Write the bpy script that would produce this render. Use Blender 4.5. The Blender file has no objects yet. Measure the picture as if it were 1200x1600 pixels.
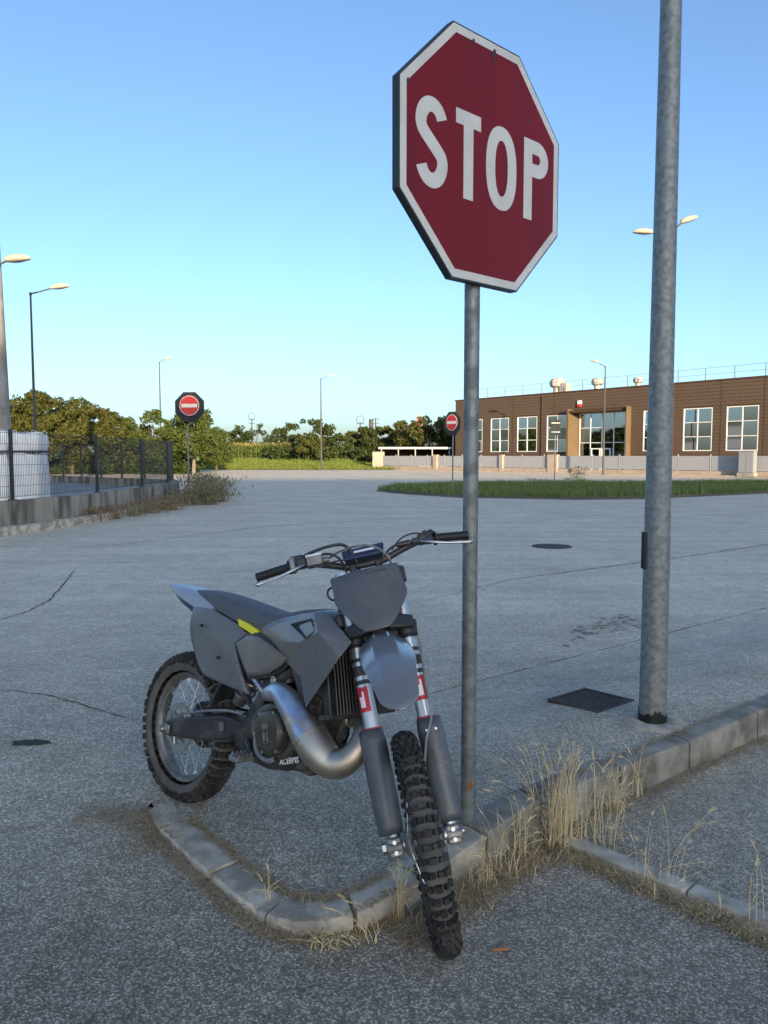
import bpy, math, random
import numpy as np
from mathutils import Matrix, Vector, Euler

scene = bpy.context.scene
C = scene.collection
R = math.radians
PI = math.pi

# ------------------------------------------------------------------ camera
CAM_H, PITCH, FPX = 1.57, R(4.2), 1200.0          # metres, tilt down, focal length for a 1200 px wide frame
cam_d = bpy.data.cameras.new('camera')
cam = bpy.data.objects.new('camera', cam_d); C.objects.link(cam)
cam.location = (0, 0, CAM_H)
cam.rotation_euler = (PI / 2 - PITCH, 0, 0)
cam_d.sensor_fit = 'HORIZONTAL'; cam_d.sensor_width = 36.0
cam_d.lens = 36.0 * FPX / 1200.0
cam_d.clip_start = 0.05; cam_d.clip_end = 6000
scene.camera = cam

# ------------------------------------------------------------------ sky, sun, exposure
SUN_EL = 9.0
SUN_DIR = Vector((0.30, -0.954, 0)).normalized() * math.cos(R(SUN_EL)) + Vector((0, 0, math.sin(R(SUN_EL))))
world = bpy.data.worlds.new('World'); scene.world = world; world.use_nodes = True
wn = world.node_tree; wn.nodes.clear()
sky_n = wn.nodes.new('ShaderNodeTexSky'); sky_n.sky_type = 'NISHITA'; sky_n.sun_disc = False
sky_n.sun_elevation = R(SUN_EL); sky_n.sun_rotation = math.atan2(SUN_DIR.x, SUN_DIR.y)
sky_n.air_density = 0.75; sky_n.dust_density = 2.0; sky_n.ozone_density = 2.5; sky_n.altitude = 50
bg = wn.nodes.new('ShaderNodeBackground'); bg.inputs['Strength'].default_value = 0.15
wo = wn.nodes.new('ShaderNodeOutputWorld')
wn.links.new(sky_n.outputs[0], bg.inputs[0]); wn.links.new(bg.outputs[0], wo.inputs[0])
sun_d = bpy.data.lights.new('sun', 'SUN'); sun_d.energy = 4.2; sun_d.angle = R(0.5); sun_d.color = (1.0, 0.77, 0.50)
sun = bpy.data.objects.new('sun', sun_d); C.objects.link(sun)
sun.rotation_euler = (-SUN_DIR).to_track_quat('-Z', 'Y').to_euler()
scene.view_settings.view_transform = 'Standard'; scene.view_settings.look = 'None'
scene.view_settings.gamma = 1.0; scene.view_settings.use_curve_mapping = False
scene.view_settings.exposure = 1.33

# ------------------------------------------------------------------ measuring helpers (photo survey -> metres)
cp, sp = math.cos(PITCH), math.sin(PITCH)
def ray(px, py):
    v = -(py - 800) / FPX
    return Vector(((px - 600) / FPX, cp + v * sp, -sp + v * cp))
def G(px, py, z=0.0):                   # ground point seen at a photo pixel
    d = ray(px, py); t = (z - CAM_H) / d.z
    return Vector((d.x * t, d.y * t, z))
def at(px, py, D):                      # point at distance D (along y) seen at a photo pixel
    d = ray(px, py); t = D / d.y
    return Vector((d.x * t, D, CAM_H + d.z * t))
def ss(a, b, x):
    t = min(1, max(0, (x - a) / (b - a))); return t * t * (3 - 2 * t)
def lerp_path(pts, x):                  # pts sorted by [0]; returns linear interpolation of the rest
    if x <= pts[0][0]: i = 0
    elif x >= pts[-1][0]: i = len(pts) - 2
    else:
        i = 0
        while pts[i + 1][0] < x: i += 1
    a, b = pts[i], pts[i + 1]; t = (x - a[0]) / (b[0] - a[0])
    return [p + (q - p) * t for p, q in zip(a[1:], b[1:])]

# ------------------------------------------------------------------ materials
def mat(name, base, rough=0.5, metal=0.0, base2=None, scale=6.0, detail=4.0, lo=0.35, hi=0.65, bump=0.0, bscale=None,
        spec=0.5, coat=0.0, rough2=None, stretch=None, bdist=0.01, dust=0.0):
    m = bpy.data.materials.new(name); m.use_nodes = True
    nt = m.node_tree; b = nt.nodes['Principled BSDF']
    b.inputs['Base Color'].default_value = (*base, 1); b.inputs['Roughness'].default_value = rough
    b.inputs['Metallic'].default_value = metal; b.inputs['Specular IOR Level'].default_value = spec
    b.inputs['Coat Weight'].default_value = coat; b.inputs['Coat Roughness'].default_value = 0.12
    tc = nt.nodes.new('ShaderNodeTexCoord'); vec = tc.outputs['Object']
    if stretch:
        mp = nt.nodes.new('ShaderNodeMapping'); mp.inputs['Scale'].default_value = stretch
        nt.links.new(vec, mp.inputs[0]); vec = mp.outputs[0]
    if base2 or rough2 is not None:
        n = nt.nodes.new('ShaderNodeTexNoise'); n.inputs['Scale'].default_value = scale; n.inputs['Detail'].default_value = detail
        nt.links.new(vec, n.inputs['Vector'])
        mr = nt.nodes.new('ShaderNodeMapRange'); mr.inputs['From Min'].default_value = lo; mr.inputs['From Max'].default_value = hi
        nt.links.new(n.outputs['Fac'], mr.inputs['Value'])
        if base2:
            mx = nt.nodes.new('ShaderNodeMix'); mx.data_type = 'RGBA'
            mx.inputs[6].default_value = (*base, 1); mx.inputs[7].default_value = (*base2, 1)
            nt.links.new(mr.outputs[0], mx.inputs[0]); nt.links.new(mx.outputs[2], b.inputs['Base Color'])
        if rough2 is not None:
            m2 = nt.nodes.new('ShaderNodeMapRange'); m2.inputs['To Min'].default_value = rough; m2.inputs['To Max'].default_value = rough2
            nt.links.new(mr.outputs[0], m2.inputs['Value']); nt.links.new(m2.outputs[0], b.inputs['Roughness'])
    if dust:                                    # dried splashes, grit and fine scratches lying on the surface
        N = nt.nodes.new; L = nt.links.new
        d1 = N('ShaderNodeTexNoise'); d1.inputs['Scale'].default_value = 130; d1.inputs['Detail'].default_value = 4; L(tc.outputs['Object'], d1.inputs['Vector'])
        d2 = N('ShaderNodeTexNoise'); d2.inputs['Scale'].default_value = 9; d2.inputs['Detail'].default_value = 6; L(tc.outputs['Object'], d2.inputs['Vector'])
        mp2 = N('ShaderNodeMapping'); mp2.inputs['Scale'].default_value = (14, 160, 190); mp2.inputs['Rotation'].default_value = (.3, .5, .2); L(tc.outputs['Object'], mp2.inputs[0])
        d3 = N('ShaderNodeTexNoise'); d3.inputs['Scale'].default_value = 1.0; d3.inputs['Detail'].default_value = 2; L(mp2.outputs[0], d3.inputs['Vector'])
        def mr_(v, a, b_, c):
            q = N('ShaderNodeMapRange'); L(v, q.inputs['Value']); q.inputs['From Min'].default_value = a; q.inputs['From Max'].default_value = b_; q.inputs['To Max'].default_value = c; return q.outputs[0]
        def mm(op, a, c):
            q = N('ShaderNodeMath'); q.operation = op; q.use_clamp = True; L(a, q.inputs[0]); L(c, q.inputs[1]); return q.outputs[0]
        f = mm('MULTIPLY', mr_(d1.outputs['Fac'], .50, .66, 1.0), mr_(d2.outputs['Fac'], .42, .62, dust))
        f = mm('ADD', f, mm('MULTIPLY', mr_(d3.outputs['Fac'], .66, .74, dust * .8), mr_(d2.outputs['Fac'], .35, .6, 1.0)))
        f = mm('ADD', f, mr_(d2.outputs['Fac'], .45, .75, dust * .35))
        src = b.inputs['Base Color'].links[0].from_socket if b.inputs['Base Color'].is_linked else None
        mx2 = N('ShaderNodeMix'); mx2.data_type = 'RGBA'; L(f, mx2.inputs[0]); mx2.inputs[7].default_value = (.30, .265, .215, 1)
        if src: L(src, mx2.inputs[6])
        else: mx2.inputs[6].default_value = (*base, 1)
        L(mx2.outputs[2], b.inputs['Base Color'])
    if bump:
        nb = nt.nodes.new('ShaderNodeTexNoise'); nb.inputs['Scale'].default_value = bscale or scale * 4; nb.inputs['Detail'].default_value = 5
        nt.links.new(vec, nb.inputs['Vector'])
        bp = nt.nodes.new('ShaderNodeBump'); bp.inputs['Strength'].default_value = bump; bp.inputs['Distance'].default_value = bdist
        nt.links.new(nb.outputs['Fac'], bp.inputs['Height']); nt.links.new(bp.outputs[0], b.inputs['Normal'])
    return m

def asphalt(name, stone_scale=112, bump=.6, gain=1.0):
    """coated chippings: stones of many greys in binder; the colour goes from dark to pale along y"""
    m = bpy.data.materials.new(name); m.use_nodes = True
    nt = m.node_tree; b = nt.nodes['Principled BSDF']; L = nt.links.new; N = nt.nodes.new
    tc = N('ShaderNodeTexCoord'); vec = tc.outputs['Object']
    def noise(scale, detail=3, rough=.55, v=None):
        n = N('ShaderNodeTexNoise'); n.inputs['Scale'].default_value = scale; n.inputs['Detail'].default_value = detail; n.inputs['Roughness'].default_value = rough
        L(v or vec, n.inputs['Vector']); return n.outputs['Fac']
    def rng_(v, a, b_, c, d):
        r = N('ShaderNodeMapRange'); L(v, r.inputs['Value']); r.inputs['From Min'].default_value = a; r.inputs['From Max'].default_value = b_; r.inputs['To Min'].default_value = c; r.inputs['To Max'].default_value = d
        return r.outputs[0]
    def mth(op, a, c):
        q = N('ShaderNodeMath'); q.operation = op
        for k, v in enumerate((a, c)):
            if isinstance(v, (int, float)): q.inputs[k].default_value = v
            else: L(v, q.inputs[k])
        return q.outputs[0]
    def mix(f, c1, c2):
        q = N('ShaderNodeMix'); q.data_type = 'RGBA'; L(f, q.inputs[0])
        for k, c in ((6, c1), (7, c2)):
            if isinstance(c, tuple): q.inputs[k].default_value = (*c, 1)
            else: L(c, q.inputs[k])
        return q.outputs[2]
    v = N('ShaderNodeTexVoronoi'); v.inputs['Scale'].default_value = stone_scale; v.inputs['Randomness'].default_value = 1.0; L(vec, v.inputs['Vector'])
    sx = N('ShaderNodeSeparateColor'); L(v.outputs['Color'], sx.inputs[0])
    stone = mth('MULTIPLY', mth('POWER', sx.outputs[0], 1.9), rng_(v.outputs['Distance'], .35, .75, 1.0, .25))
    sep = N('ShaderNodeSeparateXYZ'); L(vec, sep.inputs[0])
    pale_ramp = rng_(mth('ADD', sep.outputs[1], mth('MULTIPLY', noise(.35, 5), 3.2)), 3.6, 10.5, 0.0, 1.0)  # dark at low y to pale at high y, broken up by noise
    dark = mix(pale_ramp, (.165, .145, .108), (.53, .46, .345)); light = mix(pale_ramp, (.72, .64, .495), (.92, .81, .63))
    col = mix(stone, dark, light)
    g = mth('MULTIPLY', rng_(noise(stone_scale * 1.7, 2), .3, .7, .74, 1.26), rng_(noise(20, 4, .7), .3, .7, .80, 1.20))
    g = mth('MULTIPLY', g, rng_(noise(4.5, 6, .65), .3, .7, .86, 1.14)); g = mth('MULTIPLY', g, rng_(noise(.7, 6, .6), .3, .7, .88, 1.12))
    mp = N('ShaderNodeMapping'); mp.inputs['Rotation'].default_value = (0, 0, R(-38)); mp.inputs['Scale'].default_value = (.10, 1.9, 1); L(vec, mp.inputs[0])
    g = mth('MULTIPLY', g, rng_(noise(1.0, 6, .6, mp.outputs[0]), .3, .7, .90, 1.10))
    sc = N('ShaderNodeVectorMath'); sc.operation = 'SCALE'; L(col, sc.inputs[0]); L(mth('MULTIPLY', g, gain), sc.inputs['Scale']); L(sc.outputs[0], b.inputs['Base Color'])
    b.inputs['Roughness'].default_value = .85; b.inputs['Specular IOR Level'].default_value = .3
    bp = N('ShaderNodeBump'); bp.inputs['Strength'].default_value = bump; bp.inputs['Distance'].default_value = .004; L(stone, bp.inputs['Height']); L(bp.outputs[0], b.inputs['Normal'])
    return m

def leafy(name, c1, c2, scale=1.5, trans=.25):
    m = bpy.data.materials.new(name); m.use_nodes = True
    nt = m.node_tree; b = nt.nodes['Principled BSDF']; L = nt.links.new; N = nt.nodes.new
    b.inputs['Roughness'].default_value = .6; b.inputs['Specular IOR Level'].default_value = .25
    geo = N('ShaderNodeNewGeometry')
    tc = N('ShaderNodeTexCoord'); n = N('ShaderNodeTexNoise'); n.inputs['Scale'].default_value = scale; L(tc.outputs['Object'], n.inputs['Vector'])
    ad = N('ShaderNodeMath'); ad.operation = 'ADD'; L(geo.outputs['Random Per Island'], ad.inputs[0]); L(n.outputs['Fac'], ad.inputs[1])
    mr = N('ShaderNodeMapRange'); mr.inputs['From Min'].default_value = .35; mr.inputs['From Max'].default_value = 1.2; L(ad.outputs[0], mr.inputs['Value'])
    mx = N('ShaderNodeMix'); mx.data_type = 'RGBA'; mx.inputs[6].default_value = (*c1, 1); mx.inputs[7].default_value = (*c2, 1)
    L(mr.outputs[0], mx.inputs[0]); L(mx.outputs[2], b.inputs['Base Color'])
    tr = N('ShaderNodeBsdfTranslucent'); L(mx.outputs[2], tr.inputs[0])
    ms = N('ShaderNodeMixShader'); ms.inputs[0].default_value = trans
    out = nt.nodes['Material Output']; L(b.outputs[0], ms.inputs[1]); L(tr.outputs[0], ms.inputs[2]); L(ms.outputs[0], out.inputs[0])
    return m

M = {}
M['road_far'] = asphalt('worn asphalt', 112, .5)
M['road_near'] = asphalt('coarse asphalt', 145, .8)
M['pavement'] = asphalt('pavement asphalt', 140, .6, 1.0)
M['crack'] = mat('dirt in crack', (.035, .033, .03), .95)
M['pale_seal'] = mat('pale joint filler', (.30, .30, .29), .9, base2=(.16, .16, .16), scale=9)
M['stain'] = mat('oil stain', (.19, .165, .13), .7, base2=(.28, .24, .19), scale=14)
M['earth'] = mat('dry earth', (.17, .13, .08), .95, base2=(.10, .085, .05), scale=.3)
M['field'] = mat('field green', (.10, .13, .035), .95, base2=(.16, .15, .05), scale=.25, bump=.4, bscale=3)
M['kerb'] = mat('weathered kerb concrete', (.56, .505, .41), .9, base2=(.29, .26, .21), scale=7, detail=10, lo=.40, hi=.60, bump=.6, bscale=60, bdist=.006)
M['kerb_grime'] = mat('mossy kerb face', (.33, .31, .26), .92, base2=(.12, .112, .09), scale=6, detail=9, bump=.6, bscale=50, bdist=.006)
M['collar'] = mat('pale footing concrete', (.50, .44, .35), .9, base2=(.30, .26, .20), scale=16, detail=8, bump=.6, bscale=70)
M['concrete'] = mat('weathered concrete', (.34, .325, .30), .9, base2=(.20, .19, .17), scale=2, detail=8, bump=.4, bscale=30)
M['wall_grime'] = mat('streaked grey wall concrete', (.31, .285, .235), .92, base2=(.10, .09, .072), scale=1.0, detail=8, lo=.4, hi=.6,
                      bump=.4, bscale=20, stretch=(3.5, 3.5, .6))
M['galv'] = mat('galvanised steel', (.23, .245, .243), .45, .45, base2=(.155, .168, .168), scale=22, detail=7, lo=.42, hi=.58, rough2=.6, spec=.4)
M['galv_spangle'] = mat('hot dip galvanised spangle', (.24, .262, .26), .5, .4, base2=(.16, .178, .178), scale=36, detail=8, lo=.40, hi=.64, rough2=.62)
M['bitumen'] = mat('black bitumen paint', (.006, .006, .006), .45)
M['rust_iron'] = mat('rusty cast iron', (.075, .052, .042), .8, .2, base2=(.035, .03, .028), scale=22, bump=.4)
M['rust'] = mat('rust', (.30, .12, .03), .9, base2=(.16, .06, .02), scale=60)
M['sign_white'] = mat('sign white film', (.66, .64, .59), .4, base2=(.58, .56, .51), scale=7, coat=.1)
M['sign_red'] = mat('sign red film', (.185, .004, .008), .38, base2=(.15, .006, .010), scale=2.2, detail=7, stretch=(3, 3, .7), rough2=.5, coat=.08, spec=.2)
M['sign_red2'] = mat('no entry red film', (.50, .02, .02), .35)
M['sign_back'] = mat('grey sign back', (.030, .034, .038), .9, base2=(.042, .047, .052), scale=5, spec=.08)
M['dark_edge'] = mat('dark sign rim', (.035, .045, .05), .5, .3)
M['lamp_head'] = mat('cream lamp housing', (.42, .36, .27), .7, spec=.2)
M['lamp_glass'] = mat('lamp lens', (.10, .10, .10), .2)
M['lamp_pole'] = mat('painted lamp column', (.07, .075, .075), .7, spec=.2)
M['fence_green'] = mat('dark green coated wire', (.012, .02, .022), .5)
M['bag'] = mat('white woven sack', (.88, .87, .85), .75, base2=(.78, .78, .77), scale=3, bump=.5, bscale=14, bdist=.03)
M['strap'] = mat('dark strap', (.05, .055, .07), .7)
M['clad'] = mat('brown ribbed cladding', (.105, .075, .054), .8, base2=(.092, .066, .049), scale=.4, spec=.15)
M['clad_dark'] = mat('brown trim', (.07, .042, .026), .8, spec=.15)
M['gold'] = mat('ochre portal panel', (.135, .096, .056), .8, 0, base2=(.115, .082, .048), scale=.6, spec=.15)
M['white_alu'] = mat('white aluminium frame', (.72, .72, .70), .4)
M['glass'] = mat('coated window glass', (.42, .45, .48), .03, 1.0)
M['fence_panel'] = mat('pale perforated fence panel', (.29, .31, .34), .7, spec=.2)
M['plinth'] = mat('pale concrete plinth', (.38, .31, .25), .9, base2=(.30, .25, .20), scale=1.5)
M['grey_box'] = mat('grey cabinet', (.22, .235, .25), .6)
M['roof_metal'] = mat('roof ventilator metal', (.40, .38, .34), .6, .2)
M['red_plastic'] = mat('red siren', (.55, .03, .03), .4)
M['white_plastic'] = mat('white plastic', (.75, .75, .75), .4)
M['shade_block'] = mat('warehouse panel', (.35, .33, .30), .8, base2=(.28, .27, .25), scale=.3)
M['bark'] = mat('bark', (.10, .075, .05), .95, base2=(.055, .042, .03), scale=6, bump=.6, stretch=(3, 3, .6))
M['bark_pale'] = mat('pale bark', (.22, .19, .15), .95, base2=(.12, .10, .08), scale=6, bump=.5, stretch=(3, 3, .6))
M['leaf_olive'] = leafy('olive foliage', (.034, .050, .012), (.088, .090, .020), .5)
M['leaf_green'] = leafy('mid green foliage', (.032, .058, .012), (.085, .11, .022), .6)
M['leaf_dark'] = leafy('dark green foliage', (.020, .038, .010), (.052, .070, .018), .5)
M['leaf_corn'] = leafy('maize leaves', (.045, .085, .014), (.12, .15, .032), .7)
M['tassel'] = leafy('maize tassels', (.20, .18, .06), (.30, .25, .09), .7)
M['grass_lush'] = leafy('island grass', (.065, .12, .03), (.19, .24, .075), 1.2)
M['grass_field'] = leafy('verge grass', (.075, .125, .016), (.17, .21, .04), .5)
M['straw'] = leafy('dry straw', (.52, .39, .20), (.74, .61, .37), 4, .15)
M['litter'] = leafy('dead plant litter', (.21, .15, .085), (.46, .34, .19), 8, .05)
M['weed'] = leafy('dull weed', (.10, .115, .05), (.27, .225, .13), 3)
M['weed_rust'] = leafy('reddish weed', (.16, .10, .055), (.27, .20, .11), 3)
M['dead_leaf'] = mat('dead leaf', (.42, .19, .06), .8)
M['paper'] = mat('litter paper', (.6, .6, .58), .8)
# motorcycle
M['plastic'] = mat('slate grey moulded plastic', (.125, .133, .145), .2, base2=(.104, .112, .125), scale=9, detail=8, spec=.5, rough2=.44, dust=.30)
M['plastic_matt'] = mat('slate grey matt plastic', (.062, .072, .088), .5, base2=(.055, .064, .08), scale=12, dust=.16)
M['plastic_gloss'] = mat('blue grey glossy plastic', (.15, .158, .172), .26, base2=(.168, .172, .182), scale=7, detail=9, rough2=.22, coat=.4, lo=.2, hi=.8, dust=.35)
M['plastic_scuff'] = mat('scuffed brown grey plastic', (.16, .138, .118), .22, base2=(.115, .112, .112), scale=5, detail=6, rough2=.36, lo=.25, hi=.75, dust=.32)
M['guard'] = mat('fork guard plastic', (.07, .08, .094), .38, base2=(.08, .09, .104), scale=10, dust=.30)
M['tail'] = mat('pale blue grey plastic', (.26, .30, .36), .35)
M['seat'] = mat('grey grip seat fabric', (.092, .098, .108), .7, base2=(.08, .086, .096), scale=30, bump=.35, bscale=260, bdist=.002)
M['black'] = mat('black plastic', (.012, .013, .015), .45, base2=(.022, .022, .024), scale=14, dust=.22)
M['rubber'] = mat('dusty tyre rubber', (.022, .021, .020), .8, base2=(.075, .07, .062), scale=11, detail=8, lo=.45, hi=.75, spec=.3)
M['rubber_side'] = mat('dusty sidewall', (.075, .072, .068), .85, base2=(.12, .112, .10), scale=9, detail=8, spec=.25)
M['grip_rubber'] = mat('grip rubber', (.010, .010, .011), .6)
M['rim'] = mat('dirty silver rim', (.26, .25, .235), .5, .6, base2=(.14, .13, .115), scale=14, detail=8)
M['steel'] = mat('bright steel', (.55, .545, .53), .38, 1.0, base2=(.45, .44, .42), scale=20)
M['alu'] = mat('cast aluminium', (.36, .355, .34), .55, .75, base2=(.17, .165, .15), scale=16, detail=7)
M['engine'] = mat('dirty engine casting', (.15, .138, .12), .6, .4, base2=(.06, .055, .048), scale=16, detail=8, bump=.3, bscale=90, bdist=.003)
M['cover'] = mat('worn bronze clutch cover', (.145, .125, .10), .42, .75, base2=(.085, .075, .062), scale=12, detail=8)
M['pipe_brown'] = mat('browned raw steel pipe', (.66, .57, .45), .42, 1.0, base2=(.40, .34, .27), scale=7, detail=8, rough2=.5)
M['fork_tube'] = mat('fork tube silver', (.55, .55, .54), .30, .8)
M['decal_red'] = mat('red decal', (.45, .015, .03), .4)
M['decal_white'] = mat('white decal', (.75, .75, .74), .4)
M['yellow'] = mat('yellow accent', (.72, .68, .02), .45)
M['navy'] = mat('navy bar pad', (.020, .034, .085), .55)
M['chain'] = mat('greasy chain', (.08, .07, .055), .5, .8)
M['frame_black'] = mat('scuffed black frame', (.035, .034, .033), .5, .2, base2=(.12, .112, .10), scale=14, detail=8, lo=.5, hi=.8)
def heat_steel():
    m = bpy.data.materials.new('heat tinted steel'); m.use_nodes = True
    nt = m.node_tree; b = nt.nodes['Principled BSDF']; N = nt.nodes.new; L = nt.links.new
    b.inputs['Metallic'].default_value = 1; b.inputs['Roughness'].default_value = .42
    tc = N('ShaderNodeTexCoord'); n = N('ShaderNodeTexNoise'); n.inputs['Scale'].default_value = 5; n.inputs['Detail'].default_value = 3; n.inputs['Distortion'].default_value = .6
    L(tc.outputs['Object'], n.inputs['Vector'])
    r = N('ShaderNodeValToRGB'); e = r.color_ramp.elements
    e[0].position = .32; e[0].color = (.92, .87, .80, 1); e[1].position = .72; e[1].color = (.90, .87, .82, 1)
    for p, c in ((.45, (.66, .50, .38, 1)), (.52, (.50, .48, .60, 1)), (.6, (.58, .64, .70, 1))):
        k = r.color_ramp.elements.new(p); k.color = c
    L(n.outputs['Fac'], r.inputs[0]); L(r.outputs[0], b.inputs['Base Color'])
    return m
M['pipe_bright'] = heat_steel()

# ------------------------------------------------------------------ mesh helpers
def tag(o, label=None, cat=None, group=None, kind=None):
    if label: o['label'] = label
    if cat: o['category'] = cat
    if group: o['group'] = group
    if kind: o['kind'] = kind
    return o
def empty(name, loc=(0, 0, 0), rz=0.0):
    o = bpy.data.objects.new(name, None); C.objects.link(o)
    o.location = loc; o.rotation_euler = (0, 0, rz); o.empty_display_size = .2
    return o
def link_mesh(name, me, parent=None):
    o = bpy.data.objects.new(name, me); C.objects.link(o)
    if parent is not None: o.parent = parent
    return o
def clone(o, parent=None):
    c = o.copy(); C.objects.link(c)
    c.parent = parent
    for ch in list(o.children): clone(ch, c)
    return c
def frame_of(d):
    d = Vector(d).normalized()
    a = Vector((0, 0, 1)) if abs(d.z) < .9 else Vector((1, 0, 0))
    u = d.cross(a).normalized(); return u, d.cross(u).normalized(), d

class MB:
    def __init__(s): s.v = []; s.f = []; s.mi = []; s.cur = 0
    def add(s, vs, fs):
        k = len(s.v); s.v += [tuple(v) for v in vs]
        for f in fs: s.f.append([k + i for i in f]); s.mi.append(s.cur)
        return s
    def hexa(s, p):                       # 8 points: bottom 4 (ccw), top 4
        return s.add(p, [(3, 2, 1, 0), (4, 5, 6, 7), (0, 1, 5, 4), (1, 2, 6, 5), (2, 3, 7, 6), (3, 0, 4, 7)])
    def box(s, c, d, rot=None, taper=1.0):
        x, y, z = d[0] / 2, d[1] / 2, d[2] / 2
        ps = [(-x, -y, -z), (x, -y, -z), (x, y, -z), (-x, y, -z)] + [(a * taper, b * taper, z) for a, b in ((-x, -y), (x, -y), (x, y), (-x, y))]
        ps = [Vector(q) for q in ps]
        if rot is not None: ps = [rot @ q for q in ps]
        return s.hexa([q + Vector(c) for q in ps])
    def bounds(s, x0, x1, y0, y1, z0, z1): return s.box(((x0 + x1) / 2, (y0 + y1) / 2, (z0 + z1) / 2), (x1 - x0, y1 - y0, z1 - z0))
    def tube(s, pts, r, n=10, cap=True, flat=None):
        pts = [Vector(p) for p in pts]; rs = r if hasattr(r, '__len__') else [r] * len(pts)
        vs = []; u = None
        for i, p in enumerate(pts):
            d = (pts[min(i + 1, len(pts) - 1)] - pts[max(i - 1, 0)]).normalized()
            if u is None: u, w, _ = frame_of(d)
            else:
                u = (u - d * u.dot(d)).normalized(); w = d.cross(u).normalized()
            for k in range(n):
                a = 2 * PI * k / n; vs.append(p + u * (rs[i] * math.cos(a)) + w * (rs[i] * math.sin(a) * (flat or 1)))
        fs = []
        for i in range(len(pts) - 1):
            for k in range(n):
                a, b = i * n + k, i * n + (k + 1) % n; fs.append((a, b, b + n, a + n))
        if cap: fs += [tuple(range(n - 1, -1, -1)), tuple(range((len(pts) - 1) * n, len(pts) * n))]
        return s.add(vs, fs)
    def lathe(s, prof, axis='y', n=48, closed=False):   # prof: (r, h)
        vs = []
        for r, h in prof:
            for k in range(n):
                a = 2 * PI * k / n
                vs.append((r * math.cos(a), h, r * math.sin(a)) if axis == 'y' else (r * math.cos(a), r * math.sin(a), h))
        fs = []; m = len(prof)
        for i in range(m if closed else m - 1):
            for k in range(n):
                a, b = i * n + k, i * n + (k + 1) % n; c, d = ((i + 1) % m) * n + (k + 1) % n, ((i + 1) % m) * n + k
                fs.append((a, d, c, b) if axis == 'y' else (a, b, c, d))
        return s.add(vs, fs)
    def grid(s, rows, close_u=False, close_v=False):
        n = len(rows[0]); vs = [p for r_ in rows for p in r_]; fs = []
        for i in range(len(rows) - (0 if close_v else 1)):
            for k in range(n - (0 if close_u else 1)):
                i2 = (i + 1) % len(rows); k2 = (k + 1) % n
                fs.append((i * n + k, i * n + k2, i2 * n + k2, i2 * n + k))
        return s.add(vs, fs)
    def prism(s, poly, o, ux, uy, depth):   # extrude 2-D polygon
        o, ux, uy = Vector(o), Vector(ux), Vector(uy); w = ux.cross(uy).normalized()
        n = len(poly); a = [o + ux * p[0] + uy * p[1] for p in poly]; b = [q + w * depth for q in a]
        return s.add(a + b, [tuple(range(n - 1, -1, -1)), tuple(range(n, 2 * n))] + [(i, (i + 1) % n, n + (i + 1) % n, n + i) for i in range(n)])
    def ball(s, c, r, n=12, m=8, sc=(1, 1, 1), rot=None):
        c = Vector(c); rows = []
        for i in range(m + 1):
            t = PI * i / m; row = []
            for k in range(n):
                a = 2 * PI * k / n; q = Vector((r * sc[0] * math.sin(t) * math.cos(a), r * sc[1] * math.sin(t) * math.sin(a), r * sc[2] * math.cos(t)))
                row.append(c + (rot @ q if rot else q))
            rows.append(row)
        return s.grid(rows[::-1], close_u=True)
    def mesh(s, name, mats, smooth=35):
        me = bpy.data.meshes.new(name); me.from_pydata(s.v, [], s.f)
        for m in (mats if isinstance(mats, (list, tuple)) else [mats]): me.materials.append(M[m] if isinstance(m, str) else m)
        me.polygons.foreach_set('material_index', s.mi)
        if smooth:
            me.polygons.foreach_set('use_smooth', [True] * len(me.polygons)); me.set_sharp_from_angle(angle=R(smooth))
        me.update(); return me
    def build(s, name, mats, parent=None, smooth=35, bevel=0, seg=2, solid=0, subsurf=0, mtx=None):
        o = link_mesh(name, s.mesh(name, mats, smooth), parent)
        if mtx is not None: o.matrix_basis = mtx
        if solid:
            md = o.modifiers.new('solid', 'SOLIDIFY'); md.thickness = solid; md.offset = 0
        if subsurf:
            md = o.modifiers.new('sub', 'SUBSURF'); md.levels = md.render_levels = subsurf
        if bevel:
            md = o.modifiers.new('bevel', 'BEVEL'); md.width = bevel; md.segments = seg; md.limit_method = 'ANGLE'; md.angle_limit = R(35)
        return o

def spline(pts, n=8):                    # Catmull-Rom through points (any dimension)
    P = [np.array(p, float) for p in pts]; P = [2 * P[0] - P[1]] + P + [2 * P[-1] - P[-2]]; out = []
    for i in range(1, len(P) - 2):
        a, b, c, d = P[i - 1:i + 3]
        for k in range(n):
            t = k / n
            out.append(.5 * (2 * b + (c - a) * t + (2 * a - 5 * b + 4 * c - d) * t * t + (3 * b - a - 3 * c + d) * t ** 3))
    out.append(P[-2]); return out

def quads(name, V, material, parent=None, tri=False):   # V: (n,4,3) or (n,3,3) array -> one mesh of loose faces
    V = np.asarray(V, np.float32); n, k = V.shape[:2]
    me = bpy.data.meshes.new(name); me.vertices.add(n * k); me.vertices.foreach_set('co', V.ravel())
    me.loops.add(n * k); me.loops.foreach_set('vertex_index', np.arange(n * k, dtype=np.int32))
    me.polygons.add(n); me.polygons.foreach_set('loop_start', np.arange(0, n * k, k, dtype=np.int32))
    me.update(calc_edges=True); me.validate(); me.materials.append(M[material])
    return link_mesh(name, me, parent)

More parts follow.
